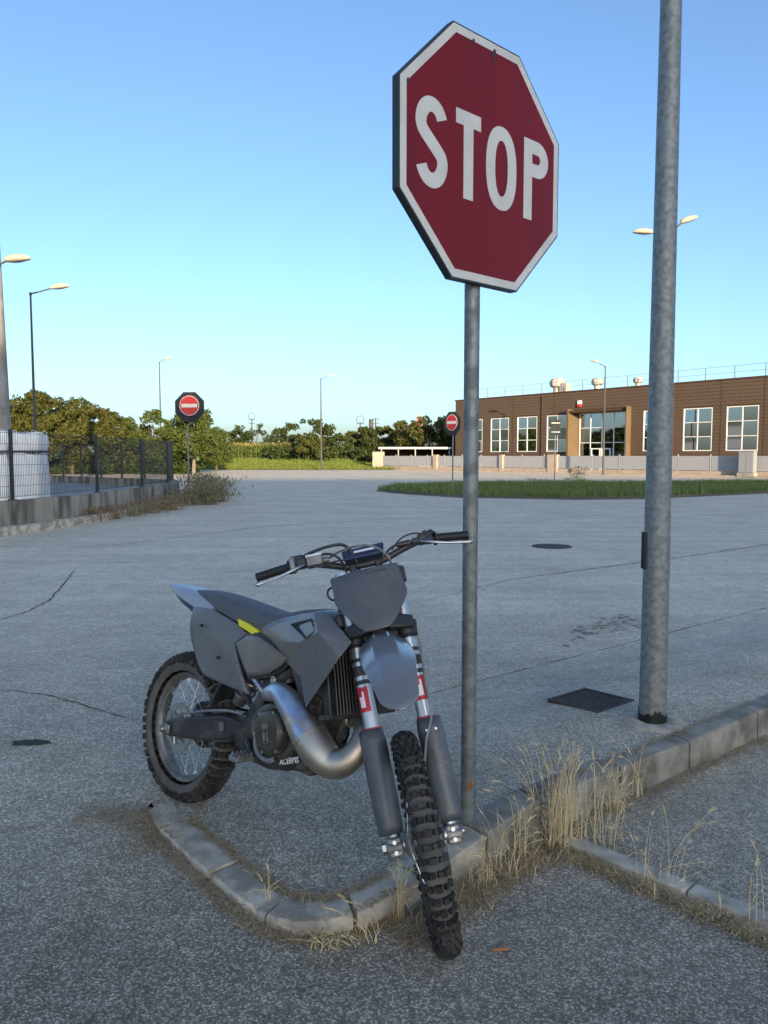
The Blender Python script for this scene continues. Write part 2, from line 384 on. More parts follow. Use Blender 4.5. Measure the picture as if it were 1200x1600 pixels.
def blades(rng, base, h, w, lean=.35, seg=2):
    """curved grass blades: base (n,3), heights (n,), widths (n,) -> quad array"""
    n = len(base); a = rng.uniform(0, 2 * PI, n); d = np.stack([np.cos(a), np.sin(a), np.zeros(n)], 1)
    b = rng.uniform(0, 2 * PI, n); s = np.stack([np.cos(b), np.sin(b), np.zeros(n)], 1) * (w / 2)[:, None]
    L = rng.uniform(.1, 1, n) * lean * h; up = np.array([0, 0, 1.0]); out = []
    def p(t): return base + up * (h * (t - .12 * t * t))[:, None] + d * (L * t * t)[:, None]
    ts = np.linspace(0, 1, seg + 1)
    for i in range(seg):
        w0, w1 = 1 - .75 * ts[i], 1 - .75 * ts[i + 1] if i < seg - 1 else .12
        out.append(np.stack([p(ts[i]) - s * w0, p(ts[i]) + s * w0, p(ts[i + 1]) + s * w1, p(ts[i + 1]) - s * w1], 1))
    return np.concatenate(out)

# ================================================================== THE SETTING
random.seed(7); rng = np.random.default_rng(7)
# front edge of the traffic island: (x, y, height of kerb top), left tip to right
K_OUT = [(-1.056, 3.319, 0.004), (-0.947, 3.123, 0.008), (-0.745, 2.872, 0.01), (-0.551, 2.649, 0.012), (-0.414, 2.507, 0.014), (-0.298, 2.451, 0.018), (-0.192, 2.448, 0.024), (-0.065, 2.489, 0.034), (0.091, 2.625, 0.040), (0.289, 2.81, 0.066), (0.456, 2.955, 0.098),
         (.638, 3.125, .12),
         (1.02, 3.42, .12), (1.534, 3.80, .12), (2.213, 4.33, .12), (6, 7.32, .12), (14, 13.6, .12), (60, 49.8, .12)]
K_IN = [(-0.949, 3.379), (-0.847, 3.192), (-0.651, 2.951), (-0.461, 2.731), (-0.339, 2.603), (-0.267, 2.569), (-0.212, 2.568), (-0.127, 2.595), (0.011, 2.707), (0.208, 2.884), (0.375, 3.032),
        (.543, 3.11), (1.002, 3.53), (1.50, 3.93), (2.2, 4.475), (6, 7.47), (14, 13.75), (60, 49.95)]
BACK = [(-1.06, 3.40), (-.85, 3.75), (-.703, 4.0), (.385, 5.03), (3.967, 7.839), (14, 15.7), (60, 51.9)]
JOINT = [(-60, -14), (-8, 1.2), (-3.2, 2.62), (-1.9, 3.02), (-1.45, 3.16), (-1.059, 3.328)]
def front_y(x): return lerp_path([p[:2] for p in (JOINT[:-1] + K_OUT)], x)[0]
def kerb_z(x): return lerp_path([(p[0], p[2]) for p in K_OUT], x)[0]
def in_y(x): return lerp_path(K_IN, x)[0]
def back_y(x): return lerp_path(JOINT[:-1] + BACK, x)[0]
def near_z(x, y): return -.036 + .022 * (1 - ss(-.95, .25, x)) + .0125 * (1 - ss(-1.12, -.98, x))
xs = sorted(set([-300, -150, -60, -30, -15, -8, -5, -3.2, -2.5] + [round(-2 + .08 * i, 3) for i in range(64)] + [3.4, 4, 5, 6, 8, 11, 14, 20, 30, 60, 150, 300]
                + [p[0] for p in K_OUT] + [p[0] for p in BACK] + [p[0] for p in JOINT]))
def sheet(name, material, f0, f1, zf, n, label, ease=1.0):
    mb = MB(); rows = []
    for x in xs_:
        a, b = f0(x), f1(x)
        rows.append([(x, a + (b - a) * (k / n) ** ease, zf(x, a + (b - a) * (k / n) ** ease, k / n)) for k in range(n + 1)])
    mb.grid(rows[::-1])
    return tag(mb.build(name, material, smooth=60), label, None, None, 'structure')
ROAD_END = 84.0
def terrain_z(x, y):
    return -.06
mb = MB()
mb.grid([[(x, y, -.09 if abs(x) < 310 and y < 84 else .12) for x in (-3000, -800, -310, -120, 0, 120, 310, 800, 3000)] for y in (-900, -310, 0, 40, 83.4, 86, 140, 400, 1200, 4000)])
tag(mb.build('ground', 'field', smooth=None), 'flat green and brown farmland reaching to the horizon', None, None, 'structure')
xs_ = xs
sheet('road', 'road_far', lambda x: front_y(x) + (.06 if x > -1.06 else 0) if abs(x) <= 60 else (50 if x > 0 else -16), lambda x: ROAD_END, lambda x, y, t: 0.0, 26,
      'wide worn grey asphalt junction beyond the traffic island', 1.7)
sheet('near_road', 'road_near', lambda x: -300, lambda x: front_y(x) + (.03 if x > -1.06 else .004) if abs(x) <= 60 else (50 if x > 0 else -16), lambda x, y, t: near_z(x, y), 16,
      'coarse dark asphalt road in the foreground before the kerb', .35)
xs_ = [x for x in xs if -1.03 <= x <= 60]
def isl_z(x, y, t): return (kerb_z(x) - .008) * (1 - ss(.25, 1.0, t)) + .004
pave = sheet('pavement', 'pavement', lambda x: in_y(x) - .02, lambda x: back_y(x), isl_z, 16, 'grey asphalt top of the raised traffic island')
def pave_z(x, y):
    a, b = in_y(x) - .02, back_y(x); return isl_z(x, y, min(1, max(0, (y - a) / (b - a))))

# ---- kerb of single stones
kerb = tag(empty('kerb'), 'weathered concrete kerb curving round the tip of the traffic island', None, None, 'structure')
def kerb_stone(x0, x1, n, pr=0.0):
    mb = MB(); rows = []
    for i in range(n + 1):
        x = x0 + (x1 - x0) * i / n
        # outer point and its inner partner (same fraction along both edges)
        yo = front_y(x); zt = kerb_z(x) + pr
        dx = .02; tx, ty = dx, front_y(x + dx) - front_y(x - dx); l = math.hypot(2 * dx, ty); nx, ny = -ty / l, 2 * dx / l
        wv = .135
        po = Vector((x, yo, 0)); pi = po + Vector((nx, ny, 0)) * wv
        jit = random.uniform(-.004, .004)
        zb = near_z(x, yo) - .06
        chip = max(0, random.gauss(.004, .009)) if random.random() < .16 else 0
        ring = [(po.x, po.y, zb), (po.x + nx * .002, po.y + ny * .002, (zt + zb) / 2), (po.x + nx * .003, po.y + ny * .003, zt - .012 - chip), (po.x + nx * .010, po.y + ny * .010, zt - .003 - chip * .8), (po.x + nx * .034, po.y + ny * .034, zt - chip * .1),
                (po.x + nx * .08, po.y + ny * .08, zt + .001 + jit * .2), (pi.x, pi.y, zt - .004), (pi.x, pi.y, zb)]
        rows.append(ring)
    m = len(rows[0]); rows = [[(q[0] + random.gauss(0, .0009), q[1] + random.gauss(0, .0009), q[2] + random.gauss(0, .0010) * (0 if j in (0, m - 1) else 1)) for j, q in enumerate(r_)] for r_ in rows]; mb.grid(rows)
    k = len(mb.v) - m * len(rows)
    mb.add(rows[0], [tuple(range(m))]); mb.add(rows[-1], [tuple(range(m - 1, -1, -1))])
    return mb.build('kerbstone', 'kerb' if x1 < .4 else 'kerb_grime', kerb, smooth=28)
for x0, x1, n in [(-1.05, -.962, 3), (-.946, -.662, 6), (-.650, -.414, 6), (-.402, -.103, 9), (-.088, .138, 6), (.151, .398, 6), (.411, .658, 6), (.671, 1.10, 8), (1.114, 1.556, 8),
                  (1.57, 2.12, 8), (2.13, 2.9, 8), (2.91, 3.7, 6), (3.71, 4.5, 6), (4.51, 5.3, 6)]:
    kerb_stone(x0, x1, int(n * 2.6), random.uniform(-.003, .003))
# flush edging strip running off to the lower right
edging = tag(empty('edging_strip'), 'flush pale concrete edging strip running from the kerb to the lower right', None, None, 'structure')
sa, sb = Vector((.74, 3.10, 0)), Vector((2.3, 1.50, 0)); sd = (sb - sa).normalized(); sn = Vector((-sd.y, sd.x, 0)); sl = (sb - sa).length
t = 0
while t < sl:
    e = min(sl, t + .55); mb = MB()
    a, b = sa + sd * (t + .004), sa + sd * (e - .004); zr = random.uniform(-.004, .004)
    lo, hi = near_z(a.x, a.y) - .03, near_z(a.x, a.y) + .030 + zr
    mb.hexa([(p.x + sn.x * w, p.y + sn.y * w, lo) for p, w in ((a, -.045), (b, -.045), (b, .045), (a, .045))] +
            [(p.x + sn.x * w, p.y + sn.y * w, hi) for p, w in ((a, -.04), (b, -.04), (b, .04), (a, .04))])
    mb.build('kerbstone', 'kerb', edging, bevel=.008); t = e

# ---- cracks, joints and stains of the asphalt, each a thin sheet just above it
def ribbon(name, pts, w, material, label, zf, jag=.35, dz=.004, step=.06):
    P = [Vector((p[0], p[1], 0)) for p in pts]; path = []
    for a, b in zip(P, P[1:]):
        n = max(2, int((b - a).length / step))
        for i in range(n):
            q = a.lerp(b, i / n); d = (b - a).normalized()
            path.append(q + Vector((-d.y, d.x, 0)) * random.gauss(0, jag * w))
    path.append(P[-1]); vs = []; fs = []
    for i, q in enumerate(path):
        d = (path[min(i + 1, len(path) - 1)] - path[max(0, i - 1)]).normalized(); nn = Vector((-d.y, d.x, 0))
        ww = w * random.uniform(.35, 1.1) * min(1, .2 + 3 * min(i, len(path) - 1 - i) / len(path))
        for s_ in (-1, 1):
            r_ = q + nn * s_ * ww / 2; vs.append((r_.x, r_.y, zf(r_.x, r_.y) + dz))
        if i: fs.append((2 * i - 2, 2 * i, 2 * i + 1, 2 * i - 1))
    mb = MB(); mb.add(vs, fs)
    return tag(mb.build(name, material, smooth=None), label, None, None, 'structure')
z0 = lambda x, y: 0.0
def gp(*px): return [G(a, b) for a, b in px]
ribbon('crack', gp((-60, 985), (0, 969), (45, 955), (78, 938), (100, 912), (118, 890)), .022, 'crack', 'thin forked crack in the pale asphalt at the left edge', z0)
ribbon('crack', gp((-40, 1076), (20, 1080), (70, 1086), (120, 1098), (170, 1114), (215, 1126)), .014, 'crack', 'thin crack left of the rear wheel', z0)
ribbon('crack', [(-3.2, 2.62), (-1.9, 3.02), (-1.45, 3.16), (-1.2, 3.26)], .010, 'stain', 'earth filled joint from the left edge to the island tip', z0, dz=.006, step=.04)
ribbon('joint', [(-.80, 3.92), (-.4, 4.28), (.385, 5.03), (1.6, 5.98), (2.5, 6.69), (3.967, 7.839), (6, 9.43)], .028, 'crack', 'dark joint along the back of the traffic island', z0, jag=.15)
ribbon('joint', gp((640, 945), (800, 905), (1010, 878), (1200, 851), (1400, 820)), .05, 'pale_seal', 'pale worn line crossing the asphalt behind the lamp post', z0, jag=.2)
ribbon('joint', gp((-100, 872), (200, 850), (420, 822), (700, 806), (1000, 792)), .05, 'stain', 'long dark line across the junction', z0, jag=.2, step=.3)  # thin dark line laid over the asphalt
for k, (px, py, a, b) in enumerate([(47, 1161, .11, .028), (700, 995, .0, .0)]):
    if a:
        c = G(px, py); mb = MB(); n = 22
        mb.add([(c.x + a * math.cos(2 * PI * i / n) * random.uniform(.75, 1.2), c.y + b * 1.6 * math.sin(2 * PI * i / n) * random.uniform(.7, 1.2), .004) for i in range(n)], [tuple(range(n))])
        tag(mb.build('stain', 'crack', smooth=None), 'small dark patch on the asphalt at the left edge', None, None, 'structure')
# broken oily scrape marks right of the stop sign pole
vs = []; fs = []
for i in range(90):
    u = random.random(); c = G(885 + 110 * u + random.gauss(0, 4), 992 - 24 * u + random.gauss(0, 7)); s_ = random.uniform(.006, .024); a0 = random.uniform(0, 6)
    k = len(vs); m_ = 6
    vs += [(c.x + s_ * 1.6 * math.cos(a0 + 2 * PI * j / m_) * random.uniform(.6, 1.2), c.y + s_ * math.sin(a0 + 2 * PI * j / m_) * random.uniform(.6, 1.2), .004 + i * .00004) for j in range(m_)]
    fs.append(tuple(range(k, k + m_)))
mb = MB(); mb.add(vs, fs); tag(mb.build('stain', 'stain', smooth=None), 'broken oily marks on the asphalt between sign pole and lamp post', None, None, 'structure')

# ---- covers in the ground
cv = empty('inspection_cover'); tag(cv, 'square rusty cast iron cover set in the island beside the lamp post', 'cover')
cc = [(.999, 4.547), (1.271, 4.746), (1.494, 4.5), (1.195, 4.246)]; mx_, my_ = sum(p[0] for p in cc) / 4, sum(p[1] for p in cc) / 4
zc_ = pave_z(mx_, my_); ang = math.atan2(.79, 1); cv.location = (mx_, my_, zc_ + .002); cv.rotation_euler = (math.atan2(zc_ - pave_z(mx_, my_ - .3), .3) * .9, 0, ang)
mb = MB()
for a_, b_, c_, d_ in ((-.18, .18, -.18, -.16), (-.18, .18, .16, .18), (-.18, -.16, -.16, .16), (.16, .18, -.16, .16)): mb.bounds(a_, b_, c_, d_, -.03, .008)
mb.build('rim', 'rust_iron', cv)
mb = MB(); mb.bounds(-.155, .155, -.155, .155, -.03, .003); lid = mb.build('lid', 'rust_iron', cv)
for i in range(7):
    for j in range(7):
        mb = MB(); mb.box((-.132 + .044 * i, -.132 + .044 * j, .0045), (.028, .028, .004), taper=.8); 
        if i == j == 0: st0 = mb.build('stud', 'rust_iron', lid)
        else:
            o = st0.copy(); C.objects.link(o); o.parent = lid; o.location = (.044 * i, .044 * j, 0)
c = G(862, 854); mb = MB(); mb.lathe([(.0, .012), (.27, .012), (.28, .004), (.29, .004), (.30, .012), (.335, .012), (.345, .0)], 'z', 32)
o = tag(mb.build('manhole_cover', 'rust_iron'), 'round iron manhole cover out on the asphalt behind the pole', 'cover'); o.location = c

# ================================================================== DISTANT LAND
def crown_quads(rng, clumps, n, size, flat=.75):
    cl = np.array(clumps); w = cl[:, 3] ** 2 * 1.0; idx = rng.choice(len(cl), n, p=w / w.sum())
    d = rng.normal(size=(n, 3)); d /= np.linalg.norm(d, axis=1)[:, None]
    r_ = cl[idx, 3] * (rng.uniform(.25, 1.0, n) ** .45) * (1 + .25 * np.sin(5 * d[:, 0] + 3 * d[:, 2] + idx))
    c = cl[idx, :3] + d * r_[:, None] * np.array([1, 1, flat])
    s = size * rng.uniform(.5, 1.3, n)
    u = rng.normal(size=(n, 3)); u /= np.linalg.norm(u, axis=1)[:, None]
    v = np.cross(u, d + .5 * rng.normal(size=(n, 3))); v /= np.linalg.norm(v, axis=1)[:, None] + 1e-9
    u = u * s[:, None]; v = v * (s * .6)[:, None]
    return np.stack([c - u, c + v * .9, c + u, c - v * .9], 1)
def tree(px, top_py, D, width, leaf, label, n=3500, trunk_h=.3, bark='bark', group=None, size=.2, seed=0, base_z=0.0, name='tree', clump=26):
    rg = np.random.default_rng(1000 + seed); rnd = random.Random(seed)
    b = at(px, 712, D); H = at(px, top_py, D).z - base_z
    root = empty(name, (b.x, D, base_z)); tag(root, label, 'tree', group)
    # trunk and limbs
    mb = MB(); h0 = H * trunk_h; tr = .022 * H + .04
    lean = rnd.uniform(-.15, .15)
    mb.tube([(0, 0, -.1), (lean * .2, .02, h0 * .5), (lean * .5, 0, h0), (lean, 0, H * .75)], [tr * 1.25, tr, tr * .8, tr * .2], 8)
    clumps = []
    for k in range(clump):
        a = rnd.uniform(0, 2 * PI); e = rnd.random()
        zz = h0 + (H - h0) * (.08 + .92 * e)
        prof = math.sin(PI * (.18 + .74 * e)) ** .7
        rr = width / 2 * prof * rnd.uniform(.25, .95)
        cr = rnd.uniform(.13, .21) * min(width, H) * (1.15 - .55 * e)
        clumps.append((lean * e + rr * math.cos(a), rr * math.sin(a), min(zz, H - cr * .6), cr))
        if k % 3 == 0:
            q = clumps[-1]; mb.tube([(lean * .6 * e, 0, h0 * .8 + (q[2] - h0) * .35), ((q[0]) * .5, q[1] * .5, (q[2] + h0) / 2 + .1), q[:3]], [tr * .4, tr * .25, tr * .08], 5)
    mb.build('trunk', bark, root)
    V = crown_quads(rg, clumps, int(n * 2.8), size * .68)
    quads('crown', V, leaf, root)
    return root
gl = 'trees behind the fenced yard'
TL = [(20, 622, 60, 6.0, 'leaf_olive', 'olive tree crown partly hidden behind the tall concrete pole', 5000),
      (68, 613, 62, 5.2, 'leaf_olive', 'tallest golden olive tree behind the white sacks', 5200),
      (112, 622, 64, 5.5, 'leaf_olive', 'golden olive tree second right of the white sacks', 5000),
      (152, 638, 66, 4.8, 'leaf_olive', 'rounded golden tree above the middle of the yard fence', 4500),
      (196, 652, 68, 5.0, 'leaf_green', 'greener tree with visible trunk left of the far lamp post', 4500),
      (240, 640, 66, 4.2, 'leaf_green', 'loose light green tree behind the far lamp post', 4000),
      (302, 640, 64, 5.2, 'leaf_green', 'loose green tree with pale trunk behind the no entry sign', 5000),
      (338, 668, 78, 4.5, 'leaf_green', 'low airy green tree at the left end of the maize', 2600)]
for i, (px, py, D, w, lf, lb, n) in enumerate(TL):
    tree(px, py, D, w, lf, lb, n, .18, 'bark_pale' if i in (4, 6) else 'bark', gl, .17, seed=i)
# undergrowth that closes the foot of the left trees
V = []
for i in range(26):
    p = at(12 + 11.5 * i, 712, 66 + rng.uniform(-2, 6)); V.append(crown_quads(rng, [(p.x, p.y, rng.uniform(.3, .9), rng.uniform(.8, 1.3)) for _ in range(3)], 420, .18))
tag(quads('undergrowth', np.concatenate(V), 'leaf_dark'), 'dark undergrowth at the foot of the left trees', 'undergrowth', None, 'stuff')
gc = 'trees behind the grass verge'
TC = [(360, 672, 150, 9, 'leaf_dark', 'small dark tree beyond the left half of the maize'),
      (396, 660, 150, 10, 'leaf_dark', 'rounded dark tree beyond the maize beside the utility pole'),
      (448, 668, 118, 7, 'leaf_dark', 'dark tree just right of the maize, left of the lamp column'),
      (486, 655, 120, 9, 'leaf_dark', 'broad dark green tree directly behind the middle lamp column'),
      (482, 681, 100, 5, 'leaf_olive', 'low yellow green bush like tree in front of the dark tree'),
      (526, 672, 105, 6, 'leaf_dark', 'dark brownish tree right of the middle lamp column'),
      (556, 668, 108, 6, 'leaf_olive', 'olive tree left of the twin chimney poles'),
      (584, 668, 104, 5, 'leaf_dark', 'dark narrow tree below the twin chimney poles'),
      (612, 666, 106, 5, 'leaf_olive', 'olive tree left of the large tree by the shed'),
      (640, 658, 100, 6, 'leaf_olive', 'golden tree behind the low shed'),
      (672, 646, 96, 8.5, 'leaf_olive', 'large golden topped tree behind the low shed'),
      (700, 655, 98, 6, 'leaf_dark', 'dark tree at the left corner of the brown building')]
for i, (px, py, D, w, lf, lb) in enumerate(TC):
    tree(px, py, D, w, lf, lb, 3000, .10, 'bark', gc, .26, seed=40 + i, clump=22, base_z=1.0 if px < 630 else .1)
V = []
for i in range(22):
    p = at(425 + 13 * i, 712, 99 + rng.uniform(-1, 6)); V.append(crown_quads(rng, [(p.x, p.y, rng.uniform(1.2, 2.3) - (.9 if i > 15 else 0), rng.uniform(1.2, 2.0)) for _ in range(3)], 260, .26))
tag(quads('hedgerow', np.concatenate(V), 'leaf_dark'), 'dark hedgerow along the far side of the grass verge', 'hedgerow', None, 'stuff')
V = []
for i in range(150):
    x = -340 + 4.4 * i + rng.uniform(-2, 2)
    V.append(crown_quads(rng, [(x, 210 + rng.uniform(-10, 20), rng.uniform(2, 4.6), rng.uniform(2, 4)) for _ in range(3)], 140, .6))
tag(quads('far_wood', np.concatenate(V), 'leaf_dark'), 'low far off strip of woodland on the horizon', 'woodland', None, 'stuff')

# maize field
rgc = np.random.default_rng(5); rows = []; tas = []
for r_ in range(9):
    D = 104 + r_ * 1.4; x0, x1 = at(325, 712, D).x, at(452, 712, D).x; n = int((x1 - x0) / .22)
    bx_ = np.linspace(x0, x1, n) + rgc.uniform(-.06, .06, n); by_ = D + rgc.uniform(-.3, .3, n)
    for k in range(9):
        z = rgc.uniform(.2, 1.9, n); base = np.stack([bx_, by_, z + 1.08], 1)
        rows.append(blades(rgc, base, rgc.uniform(.3, .7, n), np.full(n, .11), 1.3, 2))
    hh = rgc.uniform(2.0, 2.4, n); b0 = np.stack([bx_, by_, np.full(n, 1.08)], 1)
    rows.append(blades(rgc, b0, hh, np.full(n, .06), .02, 2))
    for k in range(2):
        tas.append(blades(rgc, b0 + np.array([0, 0, 1.0]) * (hh * .86)[:, None], rgc.uniform(.3, .45, n), np.full(n, .10), .5, 1))
mz = empty('maize_field'); tag(mz, 'strip of tall ripening maize behind the grass verge', 'maize', None, 'stuff')
o = quads('leaves', np.concatenate(rows), 'leaf_corn', mz); o['kind'] = 'stuff'
o = quads('tassels', np.concatenate(tas), 'tassel', mz); o['kind'] = 'stuff'
# verge
def verge_z(x, y): return .03 + .09 * ss(84, 86, y) + .98 * min(1, max(0, (y - 85.5) / 18.5)) * ss(3, -5, x)
n = 60000; px_ = rng.uniform(70, 700, n); D_ = 84.3 + 20 * rng.random(n)
base = np.stack([(px_ - 600) / FPX * D_, D_, np.zeros(n)], 1); base[:, 2] = [verge_z(a, b) for a, b in base[:, :2]]
mb = MB(); mb.grid([[(x, y, verge_z(x, y) if y > 83.5 else -.03) for x in (-160, -90, -50, -20, -10, -7, -4, -2, 0, 2, 5, 9)] for y in (83.3, 84, 85.5, 88, 92, 96, 100, 104, 112, 160, 260)]); 
tag(mb.build('verge', 'field', smooth=None), 'sunlit grass bank along the far edge of the road', None, None, 'structure')
tag(quads('verge_grass', blades(rng, base, rng.uniform(.10, .36, n), np.full(n, .06), .5, 1), 'grass_field'), 'short sunlit grass on the far verge', 'grass', None, 'stuff')

# mid-distance grass island
IS = [(-.43, 34.25), (.2, 32.4), (1.03, 30.9), (2.86, 28.55), (6.83, 27.3), (9.5, 27.7), (15.98, 31.9), (21, 34.5), (34, 42), (34, 46), (21, 42), (10.5, 41), (3.5, 40.5), (.6, 37)]
mb = MB(); ctr = (9, 34.5)
mb.add([(x, y, .0) for x, y in IS] + [(ctr[0] + (x - ctr[0]) * .97, ctr[1] + (y - ctr[1]) * .94, .09) for x, y in IS], [tuple(range(len(IS), 2 * len(IS)))] +
       [(i, (i + 1) % len(IS), len(IS) + (i + 1) % len(IS), len(IS) + i) for i in range(len(IS))])
tag(mb.build('grass_island', 'earth', smooth=None), 'low earth island with lush grass in the middle of the junction', None, None, 'structure')
def inside(P, poly):
    c = np.zeros(len(P), bool); j = len(poly) - 1
    for i in range(len(poly)):
        a, b = poly[i], poly[j]
        k = ((a[1] > P[:, 1]) != (b[1] > P[:, 1])) & (P[:, 0] < (b[0] - a[0]) * (P[:, 1] - a[1]) / (b[1] - a[1] + 1e-12) + a[0]); c ^= k; j = i
    return c
P = np.stack([rng.uniform(-1, 26, 150000), rng.uniform(27, 44, 150000)], 1)
P = P[inside(P, [(ctr[0] + (x - ctr[0]) * .985, ctr[1] + (y - ctr[1]) * .97) for x, y in IS])][:52000]
hh = rng.uniform(.10, .34, len(P)) * (.65 + .5 * (np.sin(P[:, 0] * 1.7) * np.sin(P[:, 1] * 1.1 + P[:, 0]) + 1) / 2 + .25 * (rng.random(len(P)) < .05))
tag(quads('island_grass', blades(rng, np.concatenate([P, np.full((len(P), 1), .07)], 1), hh, np.full(len(P), .03), .7, 2), 'grass_lush'),
    'lush green grass covering the junction island', 'grass', None, 'stuff')
def weed(px, py, h, n, material, label, spread=.25, seed=0, grp='tall weeds on the junction island', D=None, wid=.04, name='weed_plant'):
    rg = np.random.default_rng(300 + seed); b = G(px, py, .08) if D is None else Vector((at(px, py, D).x, D, .0))
    base = np.tile([0, 0, 0.0], (n, 1)) + rg.normal(size=(n, 3)) * [spread * .35, spread * .35, 0]
    st = blades(rg, base, rg.uniform(.5, 1, n) * h, np.full(n, wid * .5), .5, 3)
    lf = []
    for k in range(5):
        z = rg.uniform(.15, .95, n) * h; off = rg.normal(size=(n, 3)) * [spread * .6, spread * .6, 0]
        lf.append(blades(rg, base + off + np.array([0, 0, 1.0]) * z[:, None], np.full(n, h * .14), np.full(n, wid), 1.6, 2))
    root = empty(name, b); tag(root, label, 'plant', grp)
    quads('stems', st, material, root)['kind'] = 'stuff'; quads('foliage', np.concatenate(lf), material, root)['kind'] = 'stuff'
weed(905, 764, 1.0, 20, 'grass_lush', 'tall weed below the building entrance on the junction island', .3, 1)
weed(893, 766, .55, 14, 'grass_lush', 'short bushy weed left of the tall one on the junction island', .35, 2)
weed(1168, 762, .5, 16, 'grass_lush', 'weed at the right edge of the junction island', .4, 3)
weed(828, 765, .5, 14, 'grass_lush', 'thin weed left of the back of the rectangular sign', .3, 4)

# ================================================================== FENCED YARD ON THE LEFT
WALL = [(-30, 8.6), (-12, 9.0), (-9.6, 9.9), (-8.6, 11.5), (-7.9, 14.2), (-7.45, 16.2), (-7.1, 18.3), (-6.98, 21.0), (-7.05, 23.5), (-7.22, 25.9), (-7.45, 27.6), (-7.95, 29.0)]
def along(path, s):
    for a, b in zip(path, path[1:]):
        a, b = Vector(a), Vector(b); l = (b - a).length
        if s <= l: return a.lerp(b, s / l), (b - a).normalized()
        s -= l
    return Vector(path[-1]), (Vector(path[-1]) - Vector(path[-2])).normalized()
def plen(path): return sum((Vector(b) - Vector(a)).length for a, b in zip(path, path[1:]))
def wall_strip(path, h, w, z=0.0, n=40, rough_=.0):
    mb = MB(); rows = []; L = plen(path)
    for i in range(n + 1):
        p, d = along(path, L * i / n); nn = Vector((-d.y, d.x))
        a, b = p + nn * w / 2, p - nn * w / 2; j = random.uniform(-rough_, rough_)
        rows.append([(b.x, b.y, z), (b.x, b.y, h + j), (a.x, a.y, h + j), (a.x, a.y, z)])
    mb.grid(rows); mb.add(rows[0], [(0, 1, 2, 3)]); mb.add(rows[-1], [(3, 2, 1, 0)]); return mb
wall = wall_strip(WALL, .66, .22, -.05, 90).build('yard_wall', 'wall_grime', bevel=.015); tag(wall, 'low stained concrete wall curving along the fenced yard', 'wall')
led = wall_strip([(x + .2, y - .05) for x, y in WALL[3:]], .17, .34, -.05, rough_=.01).build('ledge', 'kerb', wall, bevel=.02)
BACKW = [(-8.15, 29.2), (-15.8, 36), (-28, 46.5)]
bw = wall_strip(BACKW, .66, .22, -.05).build('yard_wall', 'wall_grime', bevel=.015); tag(bw, 'straight far wall of the fenced yard', 'wall')
mb = MB(); yd = [(-30, 8.6), (-12, 9.0), (-9.6, 9.9), (-8.6, 11.5), (-7.5, 16.2), (-7.15, 18.3), (-7.03, 21.0), (-7.1, 23.5), (-7.3, 25.9), (-8.1, 29.1), (-15.8, 36), (-28, 46.5), (-34, 30)]
mb.add([(x, y, .36) for x, y in yd], [tuple(range(len(yd)))]); tag(mb.build('yard', 'concrete', smooth=None), 'pale concrete slab of the fenced yard', None, None, 'structure')

def mesh_panel(L, H, step=.055, wr=.0035):
    mb = MB(); n = int(L / step)
    for i in range(n + 1):
        x = L * i / n; mb.box((x, 0, H / 2), (wr * 1.6, wr * 1.6, H))
    m_ = int(H / .2)
    for j in range(m_ + 1): mb.box((L / 2, .004, .02 + (H - .04) * j / m_), (L, wr * 2, wr * 2))
    return mb
def fence_run(path, H, z, step, label, cat='fence', wire=.055, wr=.0035, post_r=.03):
    root = empty('mesh_fence', (path[0][0], path[0][1], z)); tag(root, label, cat)
    o0 = Vector((path[0][0], path[0][1], 0)); L = plen(path); n = round(L / step)
    pm = MB(); pm.box((0, 0, H / 2), (post_r * 2, post_r * 2, H)); pm.box((0, 0, .01), (.13, .13, .02)); pm.box((0, 0, H + .012), (post_r * 2.2, post_r * 2.2, .024), taper=.7)
    post = pm.mesh('post', 'fence_green', None); pts = [along(path, L * i / n)[0] for i in range(n + 1)]
    for p in pts:
        o = link_mesh('post', post, root); o.location = (p.x - o0.x, p.y - o0.y, 0)
    cache = {}
    for a, b in zip(pts, pts[1:]):
        l = round((b - a).length, 2)
        if l not in cache: cache[l] = mesh_panel(l, H - .08, wire, wr).mesh('mesh_panel', 'fence_green', None)
        o = link_mesh('mesh_panel', cache[l], root); o.location = (a.x - o0.x, a.y - o0.y, .05); o.rotation_euler = (0, 0, math.atan2(b.y - a.y, b.x - a.x))
    return root
fence_run([(-30, 8.6), (-12, 9.0), (-9.6, 9.9), (-8.6, 11.5), (-7.93, 14.2), (-7.47, 16.2), (-7.12, 18.3), (-7.0, 21.0), (-7.07, 23.5), (-7.24, 25.9), (-7.5, 27.7), (-7.95, 28.9)], 1.42, .66, 3.35,
          'dark green wire mesh fence along the near side of the yard')
fence_run([(-8.2, 29.25), (-15.8, 36.0), (-21, 40.4)], 1.42, .66, 1.75, 'dark green wire mesh fence along the far side of the yard', wire=.09, wr=.0026)

